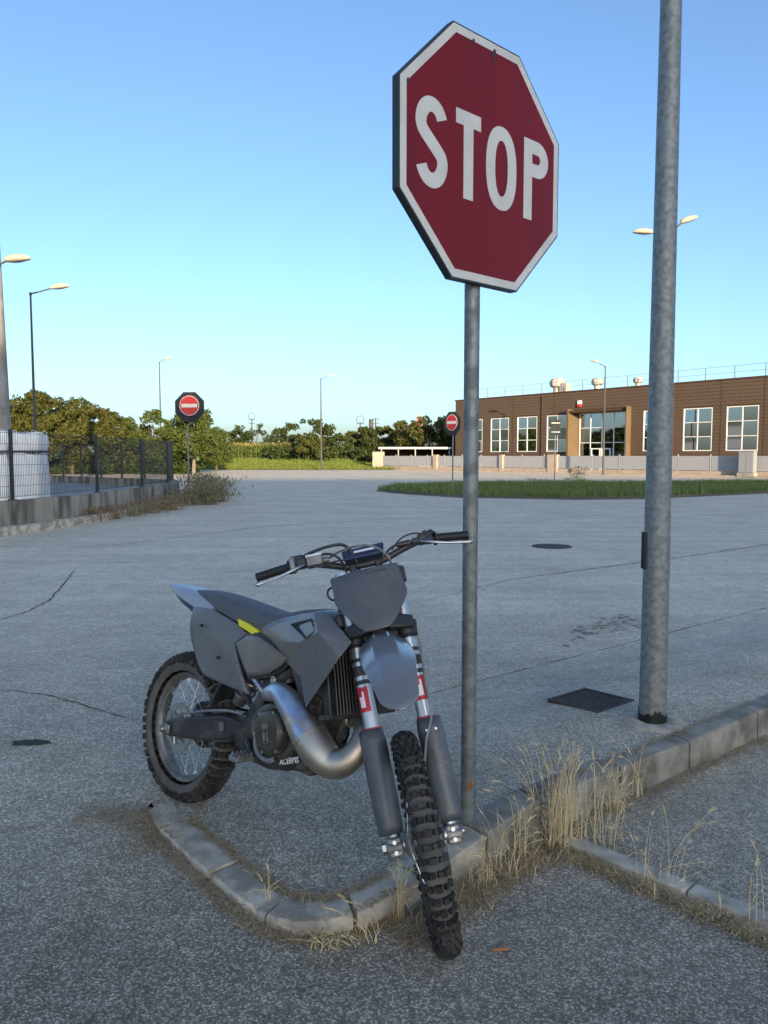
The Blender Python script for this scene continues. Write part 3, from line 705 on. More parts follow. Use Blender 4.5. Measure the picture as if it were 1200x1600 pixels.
def sack(px0, px1, D, z0_, z1_, label, seed):
    rnd = random.Random(seed); x0, x1 = at(px0, 712, D).x, at(px1, 712, D).x; w = (x1 - x0) / 2; H = z1_ - z0_
    root = empty('bulk_bag', ((x0 + x1) / 2, D, z0_)); tag(root, label, 'sack', 'stacked white bulk bags')
    rows = []; nz = 20; n = 72
    for i in range(nz + 1):
        t = i / nz; z = H * t; k = 1 - .10 * (2 * t - 1) ** 6 - .04 * math.cos(2 * PI * t * 1.0) * .5
        row = []
        for j in range(n):
            a = 2 * PI * j / n; c, s_ = math.cos(a), math.sin(a)
            q = 7.0; rr = (abs(c) ** q + abs(s_) ** q) ** (-1 / q)
            f = w * k * .93 * rr * (1 + .022 * math.sin(9 * a + seed + 5 * t) + .02 * math.sin(17 * a + 11 * t + seed) + .012 * math.sin(31 * a - 14 * t))
            row.append((f * c, f * s_, z + .02 * math.sin(3 * a + seed) * t))
        rows.append(row)
    mb = MB(); mb.grid(rows, close_u=True); mb.add(rows[-1], [tuple(range(n))]); mb.build('body', 'bag', root, smooth=60)
    mb = MB(); mb.tube([(w * 1.0 * math.cos(a) * (abs(math.cos(a)) ** 4 + abs(math.sin(a)) ** 4) ** -.25 * 1.01, w * math.sin(a) * (abs(math.cos(a)) ** 4 + abs(math.sin(a)) ** 4) ** -.25 * 1.01, .02)
                        for a in [2 * PI * i / 24 for i in range(25)]], .02, 6, cap=False); mb.build('strap', 'strap', root)
    for cx_, cy_ in ((1, 1), (1, -1), (-1, 1), (-1, -1)):
        mb = MB(); mb.tube(spline([(cx_ * w * .8, cy_ * w * .8, H * .92), (cx_ * w * .75, cy_ * w * .8, H + .04), (cx_ * w * .5, cy_ * w * .82, H + .03), (cx_ * w * .5, cy_ * w * .8, H * .95)], 4), .018, 6, flat=.3); mb.build('loop', 'bag', root)
    return root
sack(22, 71, 18.2, .36, 1.62, 'tall white bulk bag at the lower right of the stack behind the fence', 1)
sack(-30, 21, 18.2, .36, 1.62, 'tall white bulk bag at the lower left, cut by the picture edge', 2)
sack(24, 71, 18.2, 1.65, 2.10, 'short white bulk bag on top of the right stack', 3)
sack(-30, 23, 18.2, 1.65, 2.12, 'short white bulk bag on top of the left stack', 4)

# ================================================================== LAMP POSTS
def head_mesh(l=.74, w=.30, h=.24):
    rows = []; n = 14; m_ = 14
    for i in range(n + 1):
        t = i / n; k = max(.03, math.sin(PI * min(1, .10 + .86 * t)) ** .55) if 0 < t < 1 else .05
        row = []
        for j in range(m_):
            a = 2 * PI * j / m_; y = math.cos(a) * w / 2 * k; z = math.sin(a); z = z * h * .62 * k if z > 0 else z * h * .25 * k
            row.append((t * l, y, z))
        rows.append(row)
    mb = MB(); mb.grid(rows, close_u=True); return mb
HEAD = head_mesh(); 
def lens_mesh():
    mb = MB(); n = 16; mb.add([(.36 + .22 * math.cos(2 * PI * i / n), .10 * math.sin(2 * PI * i / n), -.036) for i in range(n)] + [(.36 + .16 * math.cos(2 * PI * i / n), .07 * math.sin(2 * PI * i / n), -.062) for i in range(n)],
           [(i, (i + 1) % n, n + (i + 1) % n, n + i) for i in range(n)] + [tuple(range(n, 2 * n))]); return mb
hm, lm_ = HEAD.mesh('lamp_head', 'lamp_head', 50), lens_mesh().mesh('lens', 'lamp_glass', 30)
def lamp(name, x, y, H, label, arms, r0=.085, r1=.04, pole_mat='lamp_pole', group='street lamps', z=0.0, head=1.0, arm_mat='lamp_pole', n=14):
    """arms: list of (heading in degrees, horizontal reach, rise)"""
    root = empty(name, (x, y, z)); tag(root, label, 'lamp post', group)
    mb = MB(); mb.tube([(0, 0, -.05), (0, 0, H * .5), (0, 0, H)], [r0, (r0 + r1) / 2, r1], n); mb.build('pole', pole_mat, root)
    mb = MB(); mb.tube([(0, 0, H - .06), (0, 0, H + .05)], [r1 * 1.5, r1 * 1.3], 10); mb.build('cap', arm_mat, root)
    for hd, reach, rise in arms:
        a = R(hd); d = Vector((math.cos(a), math.sin(a), 0))
        e = d * reach + Vector((0, 0, H + rise))
        mb = MB(); mb.tube(spline([(0, 0, H), tuple(d * reach * .5 + Vector((0, 0, H + rise * .45))), tuple(e)], 5), [.03] * 11, 8); mb.build('arm', arm_mat, root)
        o = link_mesh('lamp_head', hm, root); o.location = e - d * .03; tilt = -math.atan2(rise, reach) * .55; o.rotation_euler = (0, tilt, a); o.scale = (head,) * 3
        g = link_mesh('lens', lm_, o)
    return root
def lamp_at(px, top, D, **k):
    p = at(px, 712, D); H = at(px, top, D).z; return lamp('street_lamp', p.x, D, H, **k)
lamp_at(56, 459, 30, label='tall slim lamp post standing behind the white sacks', arms=[(8, .75, .22)], r0=.07, r1=.035)
lamp_at(252, 566, 78, label='far lamp post behind the yard fence, left of the no entry sign', arms=[(38, .6, .35)], r0=.10, r1=.05, head=1.1)
lamp_at(502, 592, 82, label='far lamp post standing alone at the grass verge in the middle', arms=[(30, .8, .30)], r0=.11, r1=.05, head=1.1)
lamp_at(943, 573, 62, label='lamp post in front of the brown building entrance', arms=[(150, .55, .35)], r0=.09, r1=.045, head=.95)
lamp_at(1032, 366, 24, label='twin armed lamp post hidden behind the near steel post, heads on both sides', arms=[(170, .40, .06), (12, .50, .36)], r0=.07, r1=.03, head=.85)
# old concrete pole with a lamp on a bracket, at the picture's left edge
p = at(-2, 712, 22); root = empty('concrete_pole', (p.x - .03, 22, 0)); tag(root, 'thick tapering concrete pole at the left edge, sunlit above the sacks', 'pole')
mb = MB(); mb.tube([(0, 0, -.1), (0, 0, 4), (0, 0, 9), (0, 0, 12)], [.42, .34, .22, .17], 20); mb.build('shaft', 'concrete', root)
zl = at(0, 412, 22).z
mb = MB(); mb.tube([(.1, -.02, zl - .12), (.28, -.1, zl - .05), (.52, -.16, zl + .03)], .028, 8); mb.build('arm', 'lamp_pole', root)
mb = MB(); mb.lathe([(.26, zl - .16), (.265, zl - .14), (.265, zl - .08), (.26, zl - .06)], 'z', 18); mb.build('band', 'galv', root)
o = link_mesh('lamp_head', hm, root); o.location = (.46, -.15, zl + .04); o.rotation_euler = (0, -.06, -.1); o.scale = (1.05,) * 3; link_mesh('lens', lm_, o)

# distant masts and chimneys
def mast(px, top, D, label, kind):
    p = at(px, 712, D); H = at(px, top, D).z; root = empty('utility_pole', (p.x, D, 0)); tag(root, label, 'pole', 'far poles on the skyline')
    mb = MB(); mb.tube([(0, 0, 0), (0, 0, H)], [.18, .11], 8); mb.build('pole', 'lamp_pole', root)
    if kind == 'ring':
        mb = MB(); mb.tube([(.7 * math.cos(a), 0, H + .5 + .7 * math.sin(a)) for a in [2 * PI * i / 16 for i in range(17)]], .05, 5, cap=False); mb.build('ring', 'lamp_pole', root)
    if kind in ('ring', 'cross'):
        for dz in (.2, 1.0):
            mb = MB(); mb.box((0, 0, H - dz), (1.4, .1, .1)); mb.build('crossarm', 'lamp_pole', root)
    if kind == 'flue':
        mb = MB(); mb.tube([(0, 0, H * .7), (0, 0, H)], [.45, .42], 10); mb.build('flue', 'lamp_pole', root)
mast(394, 654, 160, 'pale pole with ring top above the maize', 'ring')
mast(563, 660, 140, 'thin pole with ring top left of the two flues', 'ring')
mast(580, 655, 140, 'thick grey flue, left of the pair', 'flue')
mast(587, 653, 145, 'thin grey flue with crossarm, right of the pair', 'cross')
p = at(655, 712, 110); root = empty('chimney', (p.x, 110, 0)); tag(root, 'small red brick chimney above the golden tree', 'chimney')
mb = MB(); h_ = at(655, 654, 110).z; mb.box((0, 0, h_ / 2), (.7, .7, h_)); mb.build('stack', 'red_plastic', root, None); mb = MB(); mb.box((0, 0, h_ + .1), (.95, .95, .2)); mb.box((0, 0, h_ + .4), (.5, .5, .4)); mb.build('cap', 'concrete', root, None)

# ================================================================== NO ENTRY SIGNS (octagon backs with a disc)
def octagon(w, rot=PI / 8): 
    r_ = w / 2 / math.cos(PI / 8); return [(r_ * math.cos(rot + PI / 4 * i), r_ * math.sin(rot + PI / 4 * i)) for i in range(8)]
def no_entry(x, y, zc, w, yaw, label, bent, pole_h=None, disc_dy=0.05):
    root = empty('no_entry_sign', (x, y, 0), yaw); tag(root, label, 'sign', 'no entry signs')
    mb = MB()
    if bent: mb.tube(spline([(-.10, .08, 0), (-.10, .08, zc - .95), (-.10, .08, zc - .72), (.0, .06, zc - .50), (.0, .06, zc + .3)], 4), .03, 10)
    else: mb.tube([(0, .07, 0), (0, .07, zc + .3)], .03, 10)
    mb.build('pole', 'galv', root)
    mb = MB(); mb.prism(octagon(w), (0, .03, zc), (1, 0, 0), (0, 0, 1), .025); mb.build('octagon_plate', 'sign_back', root, bevel=.006)
    n = 32; zd = zc + disc_dy; rd = w * .335
    mb = MB(); mb.prism([(rd * math.cos(2 * PI * i / n), rd * math.sin(2 * PI * i / n)) for i in range(n)], (0, .0, zd), (1, 0, 0), (0, 0, 1), .018); d0 = mb.build('disc', 'sign_white', root)
    mb = MB(); r2 = rd * .94; mb.prism([(r2 * math.cos(2 * PI * i / n), r2 * math.sin(2 * PI * i / n)) for i in range(n)], (0, -.019, zd), (1, 0, 0), (0, 0, 1), .002); mb.build('red_field', 'sign_red2', d0)
    mb = MB(); mb.box((0, -.0235, zd), (rd * 1.60, .002, rd * .36)); mb.build('white_bar', 'sign_white', d0, None)
    return root
p = at(296, 636, 27.6); no_entry(p.x, 27.6, p.z, 1.06, R(-4), 'red no entry disc on a dark octagon atop a bent pole by the yard wall', True)
p = at(706, 662, 33); no_entry(p.x, 33, p.z, 1.02, R(-52), 'red no entry disc seen at an angle beside the stop sign pole', False)
# back of a rectangular sign
p = at(868, 668, 43); root = empty('road_sign', (p.x, 43, 0)); tag(root, 'plain grey back of a rectangular sign before the building', 'sign')
mb = MB(); mb.tube([(0, .05, 0), (0, .05, p.z + .4)], .03, 8); mb.build('pole', 'galv', root)
mb = MB(); mb.box((0, 0, p.z), (.56, .03, .86)); mb.build('plate', 'sign_back', root, bevel=.01)
for dz in (-.25, .25):
    mb = MB(); mb.box((0, -.025, p.z + dz), (.5, .02, .05)); mb.build('rail', 'galv', root, None)

# ================================================================== BROWN BUILDING
FD = Vector((-.63, .777, 0)).normalized(); FN = Vector((-FD.y, FD.x, 0))       # along facade (to the far left); towards the road
FP = Vector((27.8, 60.0, 0))
def s_of(px):                                   # distance along the facade seen at a photo column
    k = (px - 600) / FPX; return (FP.x - k * FP.y) / (k * FD.y - FD.x)
bld = empty('brown_building', FP); bld.rotation_euler = (0, 0, math.atan2(FD.y, FD.x)); tag(bld, 'long low industrial building with brown ribbed cladding and white framed windows', 'building')
# local axes: x along facade (far left positive), y = into -(normal)?  y axis = FN rotated: local +y points to the road side
S0, S1, BH = -26.0, s_of(711), 7.5
WZ0, WZ1 = 1.95, 5.42
wins = [(s_of(b), s_of(a)) for a, b in [(731, 753), (766, 794), (807, 838), (853, 887), (1003, 1036), (1065, 1110), (1132, 1182)]] + [(-7.2, -4.4), (-13, -10.2), (-19, -16.2)]
wins = [(min(a, b), max(a, b)) for a, b in wins]; PORT = (s_of(983), s_of(892)); PORT = (min(PORT), max(PORT)); PZ = 5.75
# which way is the road? FN must point to the camera
side = 1 if FN.dot(-FP) > 0 else -1
def Y(d): return d * side                       # positive d = out of the facade
rows = 27; rh = BH / rows; mb = MB()
for i in range(rows):
    z0_, z1_ = i * rh + .013, (i + 1) * rh - .013
    cuts = sorted([w for w in wins if WZ0 - .05 < (z0_ + z1_) / 2 < WZ1 + .05] + ([PORT] if (z0_ + z1_) / 2 < PZ else []))
    x = S0
    for a, b in cuts + [(S1, S1)]:
        if a > x + .01: mb.bounds(x, a, min(Y(-.05), Y(.0)), max(Y(-.05), Y(.0)), z0_, z1_)
        x = b
mb.build('cladding', 'clad', bld, None)
mb = MB(); x = S0                                # wall behind the ribs, with the same openings
cols = sorted(wins + [PORT])
for a, b in cols + [(S1, S1)]:
    if a > x: mb.bounds(x, a, min(Y(-.3), Y(-.03)), max(Y(-.3), Y(-.03)), 0, BH - .01)
    if b > a:
        zt = PZ if (a, b) == PORT else WZ1
        mb.bounds(a, b, min(Y(-.3), Y(-.03)), max(Y(-.3), Y(-.03)), zt, BH - .01)
        if (a, b) != PORT: mb.bounds(a, b, min(Y(-.3), Y(-.03)), max(Y(-.3), Y(-.03)), 0, WZ0)
    x = b
mb.bounds(S1 - .3, S1 - .01, min(Y(-25), Y(-.31)), max(Y(-25), Y(-.31)), 0, BH - .01)
mb.bounds(S0 + .01, S0 + .3, min(Y(-25), Y(-.31)), max(Y(-25), Y(-.31)), 0, BH - .01)
mb.bounds(S0 + .31, S1 - .31, min(Y(-25), Y(-24.7)), max(Y(-25), Y(-24.7)), 0, BH - .01)
mb.build('wall', 'clad_dark', bld, None)
mb = MB(); mb.bounds(S0 - .1, S1 + .1, min(Y(-25.2), Y(.06)), max(Y(-25.2), Y(.06)), BH, BH + .12); roof = mb.build('roof', 'clad_dark', bld, None)
mb = MB(); mb.bounds(S0 + .3, S1 - .3, min(Y(-24.7), Y(-6)), max(Y(-24.7), Y(-6)), 2, 2.1); mb.bounds(S0 + .3, S1 - .3, min(Y(-6.1), Y(-6)), max(Y(-6.1), Y(-6)), 0, 7.4); mb.build('inner_wall', 'clad_dark', bld, None)
def window(a, b, z0_, z1_, nx, nz, d=-.10, fr=.07, name='window'):
    m_ = MB(); y0_, y1_ = min(Y(d), Y(d + .10)), max(Y(d), Y(d + .10))
    m_.bounds(a, a + fr, y0_, y1_, z0_, z1_); m_.bounds(b - fr, b, y0_, y1_, z0_, z1_); m_.bounds(a + fr, b - fr, y0_, y1_, z0_, z0_ + fr); m_.bounds(a + fr, b - fr, y0_, y1_, z1_ - fr, z1_)
    for i in range(1, nx):
        x = a + (b - a) * i / nx; m_.bounds(x - fr * .45, x + fr * .45, y0_ + .012, y1_ - .012, z0_ + fr, z1_ - fr)
    for j in range(1, nz):
        z = z0_ + (z1_ - z0_) * j / nz; m_.bounds(a + fr, b - fr, y0_ + .02, y1_ - .02, z - fr * .4, z + fr * .4)
    f_ = m_.build(name, 'white_alu', bld, None)
    for i in range(nx):
        for j in range(nz):
            xa, xb = a + (b - a) * i / nx + fr * .45, a + (b - a) * (i + 1) / nx - fr * .45; za, zb = z0_ + (z1_ - z0_) * j / nz + fr * .4, z0_ + (z1_ - z0_) * (j + 1) / nz - fr * .4
            t1, t2 = random.gauss(0, .012), random.gauss(0, .012); q = MB(); yc = Y(d + .045); tz_ = random.gauss(.004, .012)
            q.add([(xa, yc + t1, za), (xb, yc + t2, za), (xb, yc + t2 + tz_, zb), (xa, yc + t1 + tz_, zb)], [(0, 1, 2, 3)]); q.build('pane', 'glass', f_, None)
for a, b in wins: window(a, b, WZ0, WZ1, 2, 3)
# entrance: ochre splayed portal with glazing set back
pa, pb = PORT
dpt = 1.1
window(pa + .9, pb - .35, .02, PZ - .25, 4, 4, d=-.75, fr=.08, name='entrance_glazing')
mb = MB(); mb.hexa([(pb - .30, Y(-.85), 0), (pb + .02, Y(.55), 0), (pb + .22, Y(.55), 0), (pb - .02, Y(-.85), 0), (pb - .30, Y(-.85), PZ), (pb + .02, Y(.55), PZ + .15), (pb + .22, Y(.55), PZ + .15), (pb - .02, Y(-.85), PZ)]); mb.build('portal_side', 'gold', bld, None)
mb = MB(); mb.hexa([(pa - .05, Y(-.85), 0), (pa - .05, Y(.75), 0), (pa + .95, Y(-.70), 0), (pa + .9, Y(-.85), 0), (pa - .05, Y(-.85), PZ), (pa - .05, Y(.75), PZ + .15), (pa + .95, Y(-.70), PZ), (pa + .9, Y(-.85), PZ)]); mb.build('portal_side', 'gold', bld, None)
mb = MB(); mb.bounds(pa + .0, pb + .18, min(Y(-.9), Y(.5)), max(Y(-.9), Y(.5)), PZ - .22, PZ + .0); mb.build('portal_lintel', 'clad_dark', bld, None)
# entrance doors, a little proud of the glazing
dm = (pa + .9 + pb - .35) / 2
for s_ in (-1, 1):
    a, b = sorted((dm + s_ * .04, dm + s_ * 1.05)); window(a, b, .03, 2.25, 1, 1, d=-.60, fr=.10, name='door')
# rooftop railing
rl = MB(); rl.bounds(S0, S1, min(Y(-.42), Y(-.38)), max(Y(-.42), Y(-.38)), BH + 1.10, BH + 1.125); rl.build('rail', 'galv', bld, None)
rl = MB(); rl.bounds(S0, S1, min(Y(-.415), Y(-.385)), max(Y(-.415), Y(-.385)), BH + .60, BH + .62); rl.build('rail', 'galv', bld, None)
pm_ = MB(); pm_.box((0, 0, .62), (.045, .045, 1.0)); pm_.box((0, 0, .14), (.14, .14, .04)); pm_ = pm_.mesh('rail_post', 'galv', None)
x = S0 + .5
while x < S1:
    o = link_mesh('rail_post', pm_, bld); o.location = (x, Y(-.4), BH); x += 2.4
def ventilator(px, d, k, label):
    root = empty('roof_ventilator', FP + FD * s_of(px) + FN * side * d + Vector((0, 0, BH + .12))); root.rotation_euler = bld.rotation_euler; tag(root, label, 'ventilator', 'ventilators on the brown roof')
    mb = MB(); mb.lathe([(.32 * k, 0), (.32 * k, .45 * k)], 'z', 12); mb.build('base', 'roof_metal', root)
    mb = MB(); mb.lathe([(.30 * k, .45 * k), (.58 * k, .62 * k), (.62 * k, .95 * k), (.45 * k, 1.2 * k), (.05, 1.28 * k)], 'z', 8); mb.build('cowl', 'roof_metal', root, 10)
    if k > .95:
        mb = MB(); mb.box((-.75 * k, 0, .4 * k), (.7 * k, .6 * k, .8 * k)); mb.build('duct', 'roof_metal', root, None, bevel=.05)
ventilator(848, -2.0, 1.25, 'largest roof ventilator with a side duct, left of the three')
ventilator(915, -1.5, .92, 'middle roof ventilator above the entrance')
ventilator(978, -1.5, .72, 'smallest roof ventilator, right of the three')
o = empty('alarm_box', FP + FD * s_of(904) + FN * side * .0 + Vector((0, 0, at(904, 626, 68).z))); o.rotation_euler = bld.rotation_euler; tag(o, 'red and white alarm siren box high on the brown facade', 'alarm')
mb = MB(); mb.bounds(-.22, .22, min(Y(.005), Y(.14)), max(Y(.005), Y(.14)), -.05, .28); mb.build('housing', 'white_plastic', o, None, bevel=.02)
mb = MB(); mb.bounds(-.2, .2, min(Y(.005), Y(.16)), max(Y(.005), Y(.16)), -.34, -.055); mb.build('beacon', 'red_plastic', o, None, bevel=.03)
for px in (800, 864, 1123, 1190):
    s_ = s_of(px); mb = MB(); z_ = WZ1 + .15 if px in (864,) else 0; mb.bounds(s_ - .03, s_ + .03, min(Y(.002), Y(.012)), max(Y(.002), Y(.012)), z_, BH - .02); mb.build('panel_joint', 'clad_dark', bld, None)
for px in (846, 1050):
    s_ = s_of(px); mb = MB(); mb.tube([(s_, Y(.07), .1), (s_, Y(.07), BH - .1)], .05, 8); mb.build('downpipe', 'clad_dark', bld)
# fence before the building: plinth, posts, perforated panels
OFF = 4.6
fb = empty('boundary_fence', FP + FN * side * OFF); fb.rotation_euler = bld.rotation_euler; tag(fb, 'pale perforated panel fence on a low plinth before the brown building', 'fence')
FS1 = 39.5; FZ = .42
mb = MB(); mb.bounds(S0, FS1, -.14, .14, -.05, FZ); mb.build('plinth', 'plinth', fb, None, bevel=.02)
mb = MB(); mb.bounds(S0, FS1, Y(.14) if side > 0 else Y(.75), Y(.75) if side > 0 else Y(.14), -.05, .14); mb.build('footing', 'plinth', fb, None, bevel=.02)
pp = MB(); pp.box((0, 0, .62), (.07, .07, 1.24)); pp = pp.mesh('post', 'fence_panel', None)
pn = MB(); Lp = 2.6
for i in range(34): pn.box((.08 + (Lp - .16) * (i + .5) / 34, 0, .58), (.056, .03, 1.02))
for z in (.07, 1.09): pn.box((Lp / 2, 0, z), (Lp - .08, .04, .05))
pn = pn.mesh('panel', 'fence_panel', None)
x = S0
while x < FS1 - Lp:
    o = link_mesh('post', pp, fb); o.location = (x, 0, FZ); o = link_mesh('panel', pn, fb); o.location = (x, 0, FZ); x += Lp
def s_fence(px):
    q = FP + FN * side * OFF; k = (px - 600) / FPX; return (q.x - k * q.y) / (k * FD.y - FD.x)
for px, w in ((784, .45), (864, 1.1), (681, .6)):
    mb = MB(); s_ = s_fence(px); mb.bounds(s_ - w / 2, s_ + w / 2, -.2, .2, -.05, 1.66); mb.build('pillar', 'plinth', fb, None, bevel=.02)
s_ = s_fence(1172); cb = empty('cabinet', FP + FN * side * (OFF + .5) + FD * s_); cb.rotation_euler = bld.rotation_euler; tag(cb, 'grey electrical cabinet at the right end of the pale fence', 'cabinet')
mb = MB(); mb.bounds(-.55, .55, -.25, .25, .35, 1.85); mb.build('body', 'grey_box', cb, None, bevel=.02); mb = MB(); mb.bounds(-.58, .58, -.28, .28, 1.855, 1.90); mb.build('lid', 'grey_box', cb, None); mb = MB(); mb.bounds(-.6, .6, -.3, .3, 0, .345); mb.build('plinth', 'concrete', cb, None)
mb = MB(); mb.bounds(-.5, -.02, min(Y(.255), Y(.27)), max(Y(.255), Y(.27)), .4, 1.8); mb.build('door', 'grey_box', cb, None); mb = MB(); mb.bounds(.02, .5, min(Y(.255), Y(.27)), max(Y(.255), Y(.27)), .4, 1.8); mb.build('door', 'grey_box', cb, None)
# open shed with a flat roof
p = at(585, 712, 88); q = at(706, 712, 86); sh = empty('shed', (p.x, 88, 0)); tag(sh, 'low open shed with flat pale roof left of the building', 'shed'); wd = q.x - p.x
mb = MB(); mb.bounds(.5, wd, -1.2, 5, 2.32, 2.52); mb.build('roof', 'white_alu', sh, None)
mb = MB(); mb.bounds(-.2, 1.15, -.9, -.7, 0, 2.0); mb.build('end_wall', 'plinth', sh, None)
mb = MB(); mb.bounds(1.0, wd, 4.6, 4.8, 0, 2.3); mb.build('back_wall', 'clad_dark', sh, None)
for i in range(5):
    mb = MB(); mb.box((.8 + (wd - 1) * i / 4, -.9, 1.16), (.12, .12, 2.32)); mb.build('post', 'galv', sh, None)
for i in range(4):
    mb = MB(); x0_ = 1.2 + (wd - 1.3) * i / 4; mb.bounds(x0_, x0_ + (wd - 1.3) / 4 - .1, -1.06, -1.02, .15, 1.45); mb.build('panel', 'fence_panel', sh, None)

# ================================================================== UNSEEN BLOCK BEHIND THE VIEWPOINT (added and sized to shade the junction)
def shade_block(x0, x1, y0, y1, H, label, door_side):
    root = empty('shade_block', ((x0 + x1) / 2, (y0 + y1) / 2, 0)); tag(root, label, 'building'); w, d = (x1 - x0) / 2, (y1 - y0) / 2
    mb = MB(); mb.bounds(-w, w, -d, d, -.1, H); mb.build('wall', 'shade_block', root, None)
    mb = MB(); mb.bounds(-w - .2, w + .2, -d - .2, d + .2, H + .01, H + .35); mb.build('roof', 'clad_dark', root, None)
    n = max(2, int(w / 6))
    for i in range(n):
        c_ = -w + 2 * w * (i + .5) / n
        mb = MB()
        if door_side == 'N': mb.bounds(c_ - 1.8, c_ + 1.8, d + .01, d + .08, 0, 3.8)
        else:
            c2 = -d + 2 * d * (i + .5) / n; mb.bounds(-w - .08, -w - .01, c2 - 1.5, c2 + 1.5, 1, 3.6)
        mb.build('door', 'grey_box', root, None)
shade_block(8, 118, -200, -160, 34.7, 'unseen plain block behind the viewpoint, added to shade the junction', 'N')

# ================================================================== NEAR LAMP POST ON THE ISLAND
lx, ly = 1.47, 4.113; lz = pave_z(lx, ly)
lp = lamp('lamp_post', lx, ly, 8.4, 'thick galvanised lamp post on the island, black at the foot', [(60, .9, .25)], .073, .029, 'galv_spangle', None, lz, 1.0, 'galv', 32)
n = 40; rows = [[], [], []]
for i in range(n):
    a = 2 * PI * i / n; h_ = .062 + .014 * math.sin(3 * a) + random.uniform(-.012, .014)
    for k, (r_, z) in enumerate(((.0760, -.05), (.0760, .03), (.0755, h_))): rows[k].append((r_ * math.cos(a), r_ * math.sin(a), z))
mb = MB(); mb.grid(rows, close_u=True); mb.build('bitumen_sleeve', 'bitumen', lp)
mb = MB(); prof = [(.072, .012), (.10, .016), (.145, .014), (.168, .006), (.172, -.05)]; mb.lathe(prof, 'z', 30)
mb.v = [(x * (1 + .06 * math.sin(5 * math.atan2(y, x))), y * (1 + .05 * math.sin(4 * math.atan2(y, x) + 1)), z + random.uniform(-.002, .002)) for x, y, z in mb.v]
mb.build('concrete_collar', 'collar', lp)
zh = at(1004, 860, ly).z - lz
mb = MB(); mb.box((-.072, -.004, zh), (.012, .05, .20)); mb.build('hatch', 'sign_back', lp, bevel=.004)

# ================================================================== STOP SIGN
PX, PY = .342, 3.031; pz = pave_z(PX, PY)
stop = empty('stop_sign', (PX, PY, pz)); tag(stop, 'red octagonal STOP sign on a galvanised pole with the motorcycle leaning on it', 'sign')
sc_ = at(759, 256, 3.0) - Vector((PX, PY, pz)); SZ = sc_.z
mb = MB(); mb.tube([(0, 0, -.1), (0, 0, 1.2), (0, 0, SZ + .38)], [.0302, .0302, .0302], 28); pol = mb.build('pole', 'galv', stop)
mb = MB(); rows = []
for i in range(9):
    z = .155 + .038 * i / 8; k = math.sin(PI * (.08 + .84 * i / 8)) * .34; rows.append([(.0308 * math.sin(a), -.0308 * math.cos(a), z + .006 * math.sin(7 * a)) for a in [.12 + k * (j / 6 - .5) * 2 for j in range(7)]])
mb.grid(rows); mb.build('rust_patch', 'rust', pol)
YA = R(41.5); W = .905
SU = Vector((math.cos(YA), math.sin(YA), 0)); SN = Vector((math.sin(YA), -math.cos(YA), 0)); SC = Vector((sc_.x, sc_.y, SZ)); UP = Vector((0, 0, 1))
def on_sign(poly, off, depth): 
    m_ = MB(); m_.prism(poly, SC + SN * off, SU, UP, depth); return m_
# prism extrudes along ux x uy = SN direction reversed? keep both checks simple: SU x UP
sgn = 1 if SU.cross(UP).dot(SN) > 0 else -1
def slab(poly, o0, o1):                       # from offset o0 to o1 along the sign normal
    m_ = MB(); a, b = (o0, o1) if sgn > 0 else (o1, o0)
    m_.prism(poly, SC + SN * a, SU, UP, abs(b - a)); return m_
plate = slab(octagon(W), -.002, .004).build('octagon_plate', 'dark_edge', stop)
# folded rim at the back
m_ = MB(); oc, oi = octagon(W), octagon(W - .012)
for i in range(8):
    j = (i + 1) % 8; P4 = [SC + SU * p[0] + UP * p[1] for p in (oc[i], oc[j], oi[j], oi[i])]
    m_.hexa([p - SN * .028 for p in P4] + [p - SN * .0022 for p in P4])
m_.build('rim', 'dark_edge', stop, None)
slab(octagon(W - .012), .0042, .0052).build('white_border', 'sign_white', plate, None)
red = slab(octagon(W - .072), .0054, .0060).build('red_field', 'sign_red', plate, None)
# letters
def stroke(path, w, o0=.0062, o1=.0068, loop=False):
    P = [Vector((p[0], p[1])) for p in path]; L_, R_ = [], []
    for i, p in enumerate(P):
        m2 = len(P) - 1; d = ((P[(i + 1) % m2] - P[(i - 1) % m2]) if loop else (P[min(i + 1, m2)] - P[max(i - 1, 0)])).normalized(); nn = Vector((-d.y, d.x)) * w / 2; L_.append(p + nn); R_.append(p - nn)
    m_ = MB(); vs = []
    for o in (o0, o1): vs += [SC + SU * q.x + UP * q.y + SN * o for q in L_ + R_]
    n = len(P); fs = []
    for i in range(n - 1):
        fs.append((2 * n + i, 3 * n + i, 3 * n + i + 1, 2 * n + i + 1)); fs.append((i, i + 1, 2 * n + i + 1, 2 * n + i)); fs.append((n + i, 3 * n + i, 3 * n + i + 1, n + i + 1))
    fs += [(0, 2 * n, 3 * n, n), (n - 1, 2 * n - 1, 4 * n - 1, 3 * n - 1)]
    m_.add(vs, fs); return m_
def lx_(t): return (t - .5) * W
LH = .346 * W / 2; ST = .058 * W
def arc(cx, cy, rx, ry, a0, a1, n=18): return [(cx + rx * math.cos(R(a0 + (a1 - a0) * i / n)), cy + ry * math.sin(R(a0 + (a1 - a0) * i / n))) for i in range(n + 1)]
def letter(ch, ms):
    m_ = MB()
    for q in ms:
        m_.add(q.v, q.f)
    o = m_.build('letter', 'sign_white', red, None); o['label'] = 'white letter ' + ch; return o
# S
x0, x1 = lx_(.085), lx_(.263); cx = (x0 + x1) / 2; rx = (x1 - x0) / 2 - ST / 2; ry = LH * .48
s_path = arc(cx, LH - ST / 2 - ry * .92, rx, ry * .92, 22, 180, 16) + spline([(cx - rx, LH - ST / 2 - ry * .95), (cx - rx * .80, .036), (cx, .0), (cx + rx * .80, -.036), (cx + rx, -LH + ST / 2 + ry * .95)], 5)[1:-1] + arc(cx, -LH + ST / 2 + ry * .92, rx, ry * .92, 0, -160, 16)
letter('S', [stroke(s_path, ST)])
